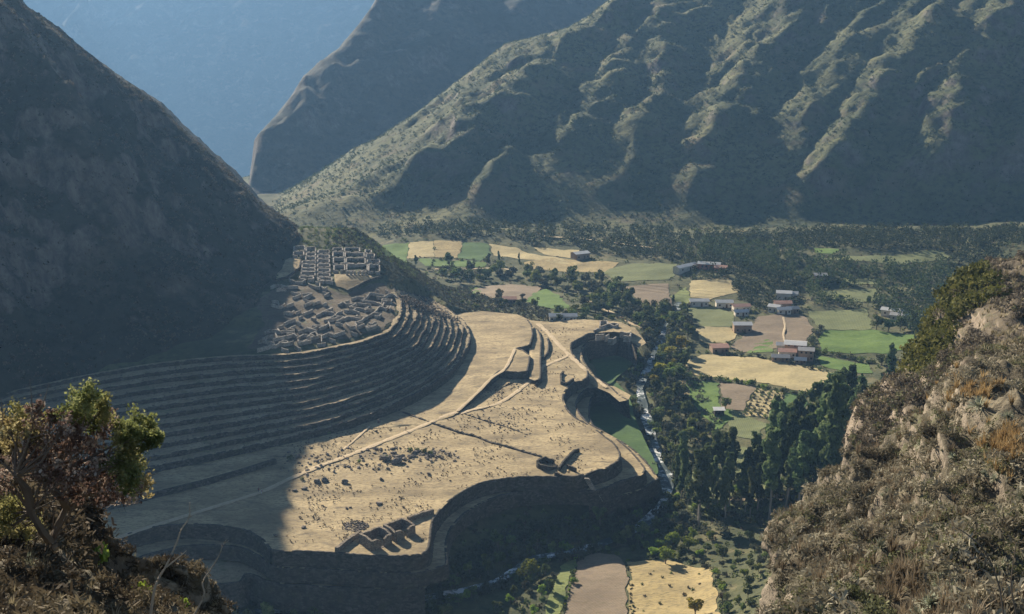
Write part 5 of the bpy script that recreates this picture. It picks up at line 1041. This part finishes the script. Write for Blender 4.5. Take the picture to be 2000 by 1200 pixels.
# ------------------------------------------------------------------ walkers on the path
def person(px, py, shirt, label, stride=.25, face=0.6, pack=True):
    p = un(px, py, .15); r = empty('person', p, face, label, 'person')
    skin = flatmat('skin', (.35, .2, .13)); cloth = flatmat('cloth', shirt, .9); trousers = flatmat('trousers', (.05, .05, .06), .9)
    V = [(0, 0, .95), (0, 0, 1.15), (0, 0, 1.38), (0, 0, 1.5), (0, .02, 1.6), (0, .03, 1.72), (.1, 0, .9), (.12, stride * .6, .5), (.12, stride * .8, .08), (.12, stride * .8 + .16, .04), (-.1, 0, .9), (-.12, -stride * .2, .5), (-.12, -stride, .1), (-.12, -stride + .16, .04), (.2, 0, 1.4), (.27, -.1, 1.12), (.25, .05, .88), (-.2, 0, 1.4), (-.27, .08, 1.12), (-.25, .22, .9)]
    E_ = [(0, 1), (1, 2), (2, 3), (3, 4), (4, 5), (0, 6), (6, 7), (7, 8), (8, 9), (0, 10), (10, 11), (11, 12), (12, 13), (2, 14), (14, 15), (15, 16), (2, 17), (17, 18), (18, 19)]
    R = [.15, .15, .17, .07, .09, .09, .1, .07, .05, .04, .1, .07, .05, .04, .07, .05, .035, .07, .05, .035]
    me = bpy.data.meshes.new('body'); me.from_pydata(V, E_, []); me.materials.append(cloth); o = bpy.data.objects.new('body', me); C.objects.link(o); o.parent = r
    md = o.modifiers.new('skin', 'SKIN'); sv = me.skin_vertices[0].data
    for i, q in enumerate(R): sv[i].radius = (q, q * .8)
    sv[0].use_root = True; ss = o.modifiers.new('sub', 'SUBSURF'); ss.levels = 1; ss.render_levels = 1
    def blob(nm, c, s, mt):
        bm = bmesh.new(); bmesh.ops.create_uvsphere(bm, u_segments=12, v_segments=8, radius=1)
        for v in bm.verts: v.co = Vector((v.co.x * s[0] + c[0], v.co.y * s[1] + c[1], v.co.z * s[2] + c[2]))
        me = bpy.data.meshes.new(nm); bm.to_mesh(me); bm.free(); me.materials.append(mt); q = bpy.data.objects.new(nm, me); C.objects.link(q); q.parent = r
    blob('hair', (0, 0, 1.74), (.12, .12, .1), M['dark']); blob('trousers', (0, 0, .85), (.19, .14, .17), trousers)
    if pack: blob('backpack', (0, -.22, 1.25), (.17, .13, .25), flatmat('pack', (.25, .04, .03)))
person(505, 962, (.08, .09, .12), 'hiker in dark clothes with a red pack, left of two at the shadow edge')
person(511, 965, (.5, .5, .5), 'hiker in a pale top, right of two on the path at the shadow edge', .2, .8)
person(793, 842, (.12, .07, .06), 'lone hiker in dark clothes walking the path across the sunlit plaza', .3, .9)

# ------------------------------------------------------------------ near slopes
def patch(rows, nu, nv, amp, sc_, name, mat, hidden=True, seed=0, keep_rim=1.0, big=None):
    G = np.array([[und(*q) for q in r] for r in rows]) if not isinstance(rows, np.ndarray) else rows
    A = np.stack([resample_c(r, nu) for r in G]); B_ = np.stack([resample_c(A[:, i], nv, False) for i in range(nu)], 1)
    Nrm = np.cross(np.gradient(B_, axis=1), np.gradient(B_, axis=0)); Nrm /= np.linalg.norm(Nrm, axis=2)[..., None] + 1e-9
    Nrm *= np.sign(Nrm[..., 2:3] + 1e-6)
    u = B_[..., 0] + B_[..., 2] * .6; v = B_[..., 1] - B_[..., 2] * .5
    if big: B_ = B_ + Nrm * ((ridged(u / big[1] + 3.3, v / (big[1] * 1.6), 4) - .45) * big[0])[..., None]
    D = ((ridged(u / sc_ + seed, v / sc_, 5) - .35) * amp + fbm(u / (sc_ * .3), v / (sc_ * .3), 3) * amp * .22)
    B_ = B_ + Nrm * D[..., None]
    I = np.arange(nu * nv).reshape(nv, nu)
    o = mesh(name, B_.reshape(-1, 3), np.stack([I[:-1, :-1], I[:-1, 1:], I[1:, 1:], I[1:, :-1]], -1).reshape(-1, 4), mat, None, True)
    return struct(o), B_
def resample_c(P, n, curve=True):
    P = np.asarray(P); t = np.linspace(0, len(P) - 1, n); Q = np.vstack([2 * P[0] - P[1], P, 2 * P[-1] - P[-2]]); i = np.minimum(t.astype(int), len(P) - 2); f = (t - i)[:, None]
    a, b, c, d = Q[i], Q[i + 1], Q[i + 2], Q[i + 3]; return .5 * (2 * b + (c - a) * f + (2 * a - 5 * b + 4 * c - d) * f * f + (3 * b - a - 3 * c + d) * f**3)
def sample(B_, n, r0=0., r1=1., c0=0., c1=1., steep=.42):
    Nr = np.cross(np.gradient(B_, axis=1), np.gradient(B_, axis=0)); nz = np.abs(Nr[..., 2]) / (np.linalg.norm(Nr, axis=2) + 1e-9)
    nv, nu = B_.shape[:2]; i = RNG.uniform(r0 * (nv - 1), r1 * (nv - 1) - .01, n); j = RNG.uniform(c0 * (nu - 1), c1 * (nu - 1) - .01, n)
    a = i.astype(int); b = j.astype(int); ok = nz[a, b] > steep + RNG.uniform(-.1, .1, n); a, b = a[ok], b[ok]; return B_[a, b] * .5 + B_[np.minimum(a + 1, nv - 1), np.minimum(b + 1, nu - 1)] * .5
M['near'] = soil('near_slope', (.10, .088, .06), (.19, .165, .115), (.055, .047, .034), .12, 1.3, (.11, .11, .055), .35, None, (-.16, .02, (.13, .105, .08), (.33, .28, .21), .15))
M['cliff'] = soil('cliff', (.11, .092, .065), (.20, .165, .115), (.06, .05, .04), .12, .7, (.11, .11, .06), .5, None, (-.05, .12, (.13, .105, .08), (.34, .28, .21), .08))
M['straw'] = leafmat('straw', (.16, .135, .085), (.26, .225, .145), (.42, .37, .25), 1.0, .3, .3)
M['neardry'] = leafmat('twiggy_brush', (.085, .074, .055), (.17, .15, .11), (.32, .29, .22), .35, .2); M['nearolive'] = leafmat('olive_brush', (.07, .08, .04), (.13, .14, .07), (.22, .22, .12), 1.2, .25)
M['agave'] = leafmat('spiky_leaf', (.22, .25, .17), (.34, .37, .27), (.48, .50, .38), 3, .15, .2)
far_sil = [(2120, 470, 260), (2060, 492, 250), (1990, 506, 242), (1940, 516, 238), (1895, 545, 234), (1865, 590, 230), (1845, 640, 225), (1825, 690, 218), (1785, 745, 210), (1740, 787, 202), (1705, 820, 196), (1688, 852, 192), (1681, 900, 188), (1677, 945, 184)]
far_mid = [(2160, 600, 190), (2100, 610, 188), (2040, 625, 186), (1990, 645, 184), (1955, 665, 182), (1925, 690, 180), (1905, 710, 178), (1880, 745, 176), (1850, 775, 174), (1805, 810, 172), (1765, 840, 170), (1730, 870, 168), (1705, 910, 168), (1695, 950, 168)]
far_low = [(2180, 760, 140), (2120, 760, 140), (2060, 762, 140), (2010, 765, 140), (1970, 775, 140), (1940, 790, 140), (1915, 805, 141), (1885, 830, 142), (1855, 850, 143), (1820, 870, 145), (1785, 900, 148), (1755, 925, 150), (1730, 950, 153), (1715, 985, 155)]
S_ = np.array([und(*q) for q in far_sil]); B0 = S_ + np.array([12, 30, -22.]); B00 = S_ + np.array([30, 90, -90.])
_, RF = patch(np.array([B00, B0, S_, [und(*q) for q in far_mid], [und(*q) for q in far_low]]), 260, 130, 2.6, 16, 'hillside', M['cliff'], big=(8, 45))
near_sil = [(2160, 640, 118), (2080, 672, 116), (2010, 706, 114), (1950, 745, 112), (1890, 790, 110), (1840, 830, 108), (1790, 866, 106), (1735, 905, 104), (1685, 936, 102), (1635, 970, 101), (1590, 1010, 100), (1556, 1050, 98), (1540, 1095, 95), (1530, 1150, 91), (1520, 1230, 86)]
near_mid = [(2200, 760, 92), (2130, 780, 91), (2070, 800, 90), (2015, 825, 89), (1965, 850, 88), (1915, 880, 87), (1865, 915, 86), (1815, 950, 85), (1765, 985, 84), (1715, 1020, 83), (1670, 1055, 81), (1630, 1090, 79), (1600, 1130, 76), (1585, 1180, 73), (1570, 1250, 70)]
near_low = [(2260, 1000, 60), (2200, 1010, 60), (2150, 1020, 60), (2100, 1035, 60), (2050, 1050, 59), (2000, 1065, 59), (1950, 1085, 58), (1900, 1105, 58), (1850, 1125, 57), (1800, 1145, 57), (1760, 1170, 56), (1720, 1200, 55), (1690, 1230, 54), (1670, 1260, 53), (1650, 1300, 52)]
near_bot = [(2300, 1300, 36), (2250, 1310, 36), (2200, 1320, 36), (2150, 1330, 36), (2100, 1340, 36), (2050, 1350, 36), (2000, 1360, 36), (1950, 1370, 36), (1900, 1380, 36), (1860, 1390, 36), (1820, 1400, 36), (1790, 1410, 36), (1760, 1420, 36), (1740, 1440, 36), (1720, 1460, 36)]
S_ = np.array([und(*q) for q in near_sil]); B0 = S_ + np.array([6, 10, -14.]); B00 = S_ + np.array([6, 50, -70.])
_, RN = patch(np.array([B00, B0, S_, [und(*q) for q in near_mid], [und(*q) for q in near_low], [und(*q) for q in near_bot]]), 300, 260, 2.2, 8, 'hillside', M['near'], seed=5, big=(6.5, 26))
r0 = .36
P = sample(RF, 6500, .3, 1); P = P[fbm(P[:, 0] / 12, P[:, 2] / 8, 3) > -.35]; clumps('cliff_scrub', P, RNG.uniform(.3, 1.0, len(P)), M['neardry'], 30, .2, 'brown brush over the farther rocky spur on the right', 'scrub', .75, 2.5)
P = sample(RF, 3000, .3, 1); P = P[fbm(P[:, 0] / 12, P[:, 2] / 8, 3) > .0]; clumps('cliff_bushes', P, RNG.uniform(.3, 1.1, len(P)), M['nearolive'], 30, .24, 'green bushes over the farther rocky spur on the right', 'scrub')
P = sample(RF, 700, .38, .66, .26, .62); clumps('spur_trees', P, RNG.uniform(.7, 2.4, len(P)), M['olive'], 60, .22, 'dark bushy growth on the left flank of the farther spur', 'scrub')
P = sample(RN, 9000, .37, 1); P = P[fbm(P[:, 0] / 5, P[:, 2] / 5, 3) > -.25]; clumps('near_scrub', P, RNG.uniform(.12, .6, len(P)) , M['neardry'], 44, .13, 'dense brown twiggy brush over the near right-hand slope', 'scrub', .8, 4.5)
P = sample(RN, 3600, .37, 1); P = P[fbm(P[:, 0] / 6 + 9, P[:, 2] / 6, 3) > -.05]; clumps('near_bushes', P, RNG.uniform(.15, .6, len(P)), M['nearolive'], 60, .14, 'grey-green low bushes over the near right-hand slope', 'scrub', .8, 1.4)
def tufts(name, P, h, mat, nb, label, cat='grass', width=.035, spread=.6):
    n = len(P) * nb; k = np.repeat(np.arange(len(P)), nb); th = RNG.uniform(0, 2 * pi, n); l = RNG.uniform(.5, 1.2, n) * np.repeat(h, nb); sp = RNG.uniform(.1, 1, n) * spread
    dr = np.stack([np.cos(th) * sp, np.sin(th) * sp, np.ones(n)], 1); dr /= np.linalg.norm(dr, axis=1)[:, None]; sd_ = np.stack([-np.sin(th), np.cos(th), np.zeros(n)], 1) * (width * np.repeat(h, nb))[:, None]
    b0 = P[k] + np.stack([np.cos(th), np.sin(th), 0 * th], 1) * (l * .08)[:, None]; md = b0 + dr * (l * .55)[:, None]; tp = b0 + dr * l[:, None] + np.stack([np.cos(th), np.sin(th), -.6 + 0 * th], 1) * (l * sp * .35)[:, None]
    V = np.stack([b0 - sd_, b0 + sd_, md + sd_ * .8, md - sd_ * .8, tp], 1).reshape(-1, 3); q = np.arange(n)[:, None] * 5
    F = np.concatenate([q + np.array([[0, 1, 2]]), q + np.array([[0, 2, 3]]), q + np.array([[3, 2, 4]])]); return stuff(mesh(name, V, F, mat), label, cat)
P = sample(RN, 5200, .37, 1); P = P[fbm(P[:, 0] / 6, P[:, 2] / 6, 3) > -.1]; tufts('straw_grass', P, RNG.uniform(.3, .9, len(P)), M['straw'], 16, 'straw-coloured grass tufts over the near right-hand slope')
P = sample(RF, 2500, .3, 1); tufts('pale_grass', P, RNG.uniform(.5, 1.2, len(P)), M['straw'], 10, 'straw-coloured grass on the farther spur', width=.06)
def rosette_mesh(seed, nb=46):
    rng = np.random.default_rng(seed); V = []; F = []
    for i in range(nb):
        th = rng.uniform(0, 2 * pi); el = rng.uniform(.05, 1.3); l = rng.uniform(.75, 1.1); d = np.array([cos(th) * cos(el), sin(th) * cos(el), sin(el)]); s = np.array([-sin(th), cos(th), 0]) * .045; k = len(V); dn = np.array([0, 0, -.16 * l])
        V += [tuple(d * .05 - s), tuple(d * .05 + s), tuple(d * l * .6 + s * .8), tuple(d * l * .6 - s * .8), tuple(d * l + dn)]; F += [(k, k + 1, k + 2, k + 3), (k + 3, k + 2, k + 4)]
    me = bpy.data.meshes.new('rosette'); me.from_pydata(V, [], F); me.materials.append(M['agave']); return me
RM = [rosette_mesh(i) for i in range(3)]
RNP = proj(RN)
def near_at(px, py):
    d = (RNP[80:, :, 0] - px)**2 + (RNP[80:, :, 1] - py)**2; q = np.unravel_index(int(d.argmin()), d.shape); return RN[80 + q[0], q[1]].copy()
def rosette(p, s, label, grp):
    o = bpy.data.objects.new('bromeliad', random.choice(RM)); C.objects.link(o); o.location = p + np.array([0, 0, .12 * s]); o.scale = (s, s, s); o.rotation_euler = (random.uniform(-.4, .4) - .2, random.uniform(-.5, .1) - .2, random.uniform(0, 6.3)); tag(o, label, 'bromeliad', grp)
for a, b, s, lab in ((1912, 797, .95, 'large pale spiky bromeliad just below the orange grass'), (1955, 832, 1.0, 'largest pale spiky bromeliad at the right edge of the slope'), (1968, 815, .7, 'pale bromeliad touching the largest one'), (1850, 920, .7, 'star-shaped bromeliad in the dark hollow of the slope'), (1805, 842, .7, 'pale bromeliad on the crest of the near slope'), (1785, 1118, .75, 'star-shaped pale bromeliad low in the near slope'), (1805, 1082, .6, 'slender bromeliad above the low star-shaped one'), (1614, 1035, .8, 'pale bromeliad on the slope shoulder above the cliff'), (1865, 1085, .65, 'pale bromeliad in the middle of the near slope'), (1880, 1100, .6, 'bromeliad touching the middle one')):
    rosette(near_at(a, b), s, lab, None)
for i in range(150):
    cx, cy, sg = random.choice(((1780, 1030, 30), (1860, 1100, 40), (1640, 1100, 30), (1820, 870, 40), (1740, 960, 40), (1900, 980, 70), (1700, 1150, 60), (1960, 1150, 60), (1820, 1180, 50)))
    p = near_at(random.gauss(cx, sg), random.gauss(cy, sg)); rosette(p, random.uniform(.25, .6), 'pale spiky bromeliad scattered over the near right-hand slope', 'bromeliads on the near slope')
og = np.array([near_at(random.gauss(1890, 26), random.gauss(770, 14)) for _ in range(160)] + [near_at(random.gauss(1960, 25), random.gauss(875, 20)) for _ in range(160)])
M['orange'] = leafmat('orange_grass', (.24, .165, .08), (.35, .25, .12), (.50, .38, .2), 1, .3, .2)
tufts('orange_grass', og, RNG.uniform(.4, 1.0, len(og)), M['orange'], 22, 'orange dry grass patches on the near right-hand slope')

# left foreground bank
bank_s = [(-260, 1000, 17), (-120, 1010, 17.5), (0, 1025, 18), (70, 1055, 18.6), (120, 1100, 19), (175, 1140, 19.6), (225, 1160, 20.2), (290, 1175, 21), (335, 1196, 21.6), (380, 1225, 22), (440, 1270, 22.6)]
bank_m = [(-300, 1120, 12), (-150, 1125, 12.3), (-20, 1130, 12.6), (70, 1150, 13), (130, 1180, 13.3), (190, 1210, 13.6), (245, 1235, 14), (310, 1255, 14.3), (360, 1275, 14.6), (410, 1300, 15), (470, 1330, 15.3)]
bank_n = [(-340, 1500, 6.5), (-180, 1500, 6.5), (-40, 1500, 6.5), (60, 1500, 6.6), (120, 1510, 6.7), (180, 1520, 6.8), (240, 1530, 6.9), (300, 1540, 7), (350, 1550, 7.1), (400, 1560, 7.2), (460, 1580, 7.3)]
S_ = np.array([und(*q) for q in bank_s]); 
_, BK = patch(np.array([S_ + np.array([0, 14, -22.]), S_ + np.array([0, 2.2, -1.6]), S_, [und(*q) for q in bank_m], [und(*q) for q in bank_n]]), 170, 130, .55, 2.2, 'foreground_bank', M['near'], seed=2)
P = sample(BK, 2600, .3, 1); clumps('bank_brush', P, RNG.uniform(.05, .17, len(P)), M['dryshrub'], 44, .13, 'twiggy brown brush over the foreground bank', 'scrub', .8, 4.5)
P = sample(BK, 1500, .3, 1); tufts('bank_grass', P, RNG.uniform(.06, .17, len(P)), M['straw'], 18, 'dry grass tufts along the foreground bank', width=.025)
BKP = proj(BK)
def bank_at(px, py):
    d = (BKP[40:, :, 0] - px)**2 + (BKP[40:, :, 1] - py)**2; q = np.unravel_index(int(d.argmin()), d.shape); return BK[40 + q[0], q[1]].copy()
P = sample(BK, 260, .32, .62, .1, .45); clumps('bank_thicket', P, RNG.uniform(.2, .55, len(P)), M['dryshrub'], 260, .07, 'dark tangled thicket at the foot of the large foreground bush', 'scrub', 1.0, 3.5)
for a, b, s, lab in ((115, 1055, .3, 'pale spiky bromeliad under the left foreground bush'), (128, 1108, .28, 'second pale bromeliad under the left foreground bush'), (160, 1030, .26, 'bromeliad at the right foot of the foreground bush'), (60, 1120, .25, 'bromeliad in the bottom left corner')):
    rosette(bank_at(a, b), s, lab, None)
for a, b, s, lab in ((265, 1190, .17, 'small bright green plant at the bottom edge, left of the dead twigs'), (345, 1196, .12, 'smallest bright green plant at the bottom edge'), (175, 1110, .2, 'yellow-green plant on top of the foreground bank')):
    p = bank_at(a, b); plant('shrub', PSL[0], p, s, lab, 'shrub', None, False, ('stem', 'foliage'))
# big foreground shrub
root = und(95, 1150, 14.2); shr = empty('foreground_shrub', root, 0, 'large half-dry shrub with green tips and faded pinkish flower heads in the left foreground', 'shrub'); ro = np.array(shr.location)
GR = [(176, 775, 24, 'g'), (150, 800, 26, 'g'), (200, 800, 24, 'y'), (168, 818, 26, 'g'), (285, 838, 26, 'g'), (262, 850, 24, 'g'), (240, 838, 22, 'g'), (298, 858, 18, 'g'), (245, 880, 26, 'y'), (262, 905, 26, 'y'), (228, 905, 24, 'g'), (255, 935, 26, 'g'), (205, 830, 24, 'd'), (275, 945, 20, 'o'),
      (12, 825, 30, 'o'), (40, 815, 26, 'y'), (62, 845, 24, 'o'), (25, 860, 26, 'o'), (20, 990, 34, 'y'), (40, 1035, 26, 'y'), (10, 1020, 30, 'y'), (0, 940, 30, 'd'),
      (85, 850, 26, 'd'), (110, 870, 28, 'd'), (140, 860, 26, 'd'), (80, 890, 30, 'd'), (120, 900, 30, 'd'), (155, 890, 28, 'd'), (180, 865, 26, 'd'), (60, 880, 26, 'd'), (100, 930, 30, 'd'), (150, 930, 28, 'd'), (190, 905, 30, 'd'), (215, 940, 30, 'd'), (185, 950, 28, 'd'), (245, 965, 22, 'd'), (210, 970, 20, 'd'), (70, 800, 14, 'd'), (55, 830, 22, 'd'), (128, 830, 20, 'd'), (40, 910, 26, 'd'), (135, 965, 24, 'd'), (100, 815, 14, 'd')]
br = []; forks = [und(100, 1060, 14.2), und(60, 1000, 14), und(130, 990, 14.4), und(90, 940, 14.1), und(170, 960, 14.5), und(30, 930, 13.8)]
br.append(([root - ro, forks[0] - ro], [.10, .07])); tree_p = {1: 0, 2: 0, 3: 2, 4: 2, 5: 1}
for k_, v_ in tree_p.items(): a = forks[v_]; c_ = forks[k_]; br.append(([a - ro, (a + c_) / 2 + RNG.normal(0, .05, 3) - ro, c_ - ro], [.055, .045, .035]))
lv = {'g': [], 'y': [], 'd': [], 'o': []}
for x, y, r_, k in GR:
    c_ = und(x, y, 14.2 + random.uniform(-.35, .35)); f = min(forks[1:], key=lambda q: np.linalg.norm(q - c_)); md = (f + c_) / 2 + RNG.normal(0, .06, 3) + np.array([0, 0, -.05])
    br.append(([f - ro, md - ro, c_ - ro], [.022, .014, .006])); R_ = r_ * .0056
    for _ in range(9): e = c_ + RNG.normal(0, .55, 3) * R_; br.append(([md * .4 + c_ * .6 - ro, (md * .3 + c_ * .3 + e * .4) - ro, e - ro], [.006, .004, .0025]))
    n_ = {'g': 1000, 'y': 850, 'd': 260, 'o': 420}[k]; sub = RNG.normal(0, .5, (14, 3)) * R_; d = sub[RNG.integers(0, 14, n_)] + RNG.normal(0, .26, (n_, 3)) * R_; lv[k].append(c_ - ro + d)
for _ in range(60):
    f = random.choice(forks); e = f + np.array([random.uniform(-.5, .9), random.uniform(-.3, .3), random.uniform(-.1, .7)]); br.append(([f - ro, (f + e) / 2 + RNG.normal(0, .06, 3) - ro, e - ro], [.012, .008, .003]))
for a, b in (((62, 820), (58, 742)), ((75, 810), (96, 748)), ((5, 860), (2, 780))): br.append(([und(*a, 14) - ro, und((a[0] + b[0]) / 2 + 2, (a[1] + b[1]) / 2, 14) - ro, und(*b, 14) - ro], [.008, .006, .002]))
tm = tube_mesh(br, 5); tm.materials.append(M['bark']); o = bpy.data.objects.new('branches', tm); C.objects.link(o); o.parent = shr
M['pink'] = leafmat('faded_flower', (.09, .055, .045), (.20, .13, .105), (.62, .53, .44), 6, .25, .1)
M['orleaf'] = leafmat('turning_leaf', (.18, .13, .06), (.33, .27, .13), (.54, .47, .28), 5, .35, .1); M['shg'] = leafmat('shrub_leaf', (.07, .095, .035), (.17, .20, .07), (.40, .42, .19), 5, .4, .1); M['shy'] = leafmat('young_leaf', (.12, .13, .05), (.26, .27, .10), (.48, .46, .22), 5, .4, .1)
for k, nm, mt, ls in (('g', 'green_leaves', 'shg', .018), ('y', 'young_leaves', 'shy', .018), ('d', 'dry_flowers', 'pink', .023), ('o', 'turning_leaves', 'orleaf', .02)):
    Pq = np.concatenate(lv[k]); V, F = quads(Pq, RNG.uniform(.6, 1.4, len(Pq)) * ls, 1.7, .5); mesh(nm, V, F, M[mt], shr)
# dead stalks
def stalk(lst, dep, r, label, side=()):
    mb = MB(); p = np.array([und(a, b, dep) for a, b in lst]); p = catmull(p, 4); mb.tube(p, list(np.linspace(r, r * .3, len(p))), 6)
    for s in side: q = np.array([und(a, b, dep) for a, b in s]); mb.tube(q, list(np.linspace(r * .6, r * .25, len(q))), 5)
    tag(mb.build('dead_stalk', M['palebark'], None, True), label, 'dead stalk')
stalk([(293, 1215), (300, 1160), (310, 1130), (325, 1105), (345, 1060), (354, 1035), (369, 1012), (371, 982)], 9, .011, 'tall bare grey stalk rising from the bottom edge, forked halfway', [[(325, 1108), (348, 1090), (364, 1076)], [(369, 1010), (375, 1008)]])
stalk([(372, 1215), (398, 1165), (396, 1138), (412, 1112), (428, 1085), (434, 1068), (442, 1054)], 9, .008, 'shorter bent grey stalk right of the tall forked one', [[(434, 1070), (431, 1062)], [(438, 1062), (447, 1056)]])
def arch(lst, dep, label):
    mb = MB(); p = catmull(np.array([und(a, b, dep) for a, b in lst]), 4); mb.tube(p, list(np.linspace(.03, .012, len(p))), 5); tag(mb.build('dead_branch', M['bark']), label, 'dead branch')
arch([(1960, 1200), (1950, 1140), (1925, 1080), (1890, 1045), (1865, 1030)], 34, 'dark arching dead branch at the lower right')
arch([(1985, 1200), (1975, 1140), (1985, 1060)], 34, 'thin pale upright stem right of the arching branch')
# power line across the valley
pw = empty('power_line', on_ground(1835, 640), 0, 'thin power cables crossing the valley in front of the dark wood', 'power line'); po = np.array(pw.location)
for k in range(3):
    a = on_ground(1240, 585) + np.array([0, 0, 9 - k * 1.6]); b = on_ground(1835, 640) + np.array([0, 0, 16 - k * 2]); ps = [a * (1 - t) + b * t - np.array([0, 0, 14 * t * (1 - t)]) for t in np.linspace(0, 1, 16)]
    mb = MB(); mb.tube([p - po for p in ps], .05, 4); mb.build('cable', M['palebark'], pw)

# every copy gets a label of its own: its row and its place in the row, as the picture shows them
ORD = ['first', 'second', 'third', 'fourth', 'fifth', 'sixth', 'seventh', 'eighth', 'ninth', 'tenth', 'eleventh', 'twelfth', 'thirteenth', 'fourteenth', 'fifteenth', 'sixteenth', 'seventeenth', 'eighteenth', 'nineteenth', 'twentieth']
byg = {}
for o in C.objects:
    if o.parent is None and o.get('group'): byg.setdefault((o['group'], o['label']), []).append(o)
for (g, lab), L in byg.items():
    if len(L) < 2: continue
    q = proj(np.array([list(o.location) for o in L])); order = np.argsort(-q[:, 1]); per = 6 if len(L) < 30 else 10 if len(L) < 130 else 16; base = ' '.join(lab.split()[:8])
    for r in range(0, len(L), per):
        idx = sorted(order[r:r + per], key=lambda i: q[i, 0]); nr = r // per
        for c_, i in enumerate(idx):
            L[i]['label'] = '%s, %s row up, %s from the left' % (base, ORD[min(nr, 19)], ORD[c_]) if len(L) > per else '%s, %s from the left' % (' '.join(lab.split()[:11]), ORD[c_])

# ------------------------------------------------------------------ air
m = bpy.data.materials.new('haze'); m.use_nodes = True; t = m.node_tree; t.nodes.clear()
out = t.nodes.new('ShaderNodeOutputMaterial'); pv = t.nodes.new('ShaderNodeVolumePrincipled'); pv.inputs['Color'].default_value = (.30, .58, 1.0, 1); pv.inputs['Density'].default_value = .000095; pv.inputs['Anisotropy'].default_value = .3
t.links.new(pv.outputs[0], out.inputs['Volume'])
mb = MB(); x0, x1, y0, y1, z0, z1 = -4600, 1400, -60, 6800, -660, 600; mb.box(((x0 + x1) / 2, (y0 + y1) / 2, (z0 + z1) / 2), (x1 - x0, y1 - y0, z1 - z0))
tag(mb.build('haze', m), 'blue morning haze filling the valley', 'haze', kind='stuff')
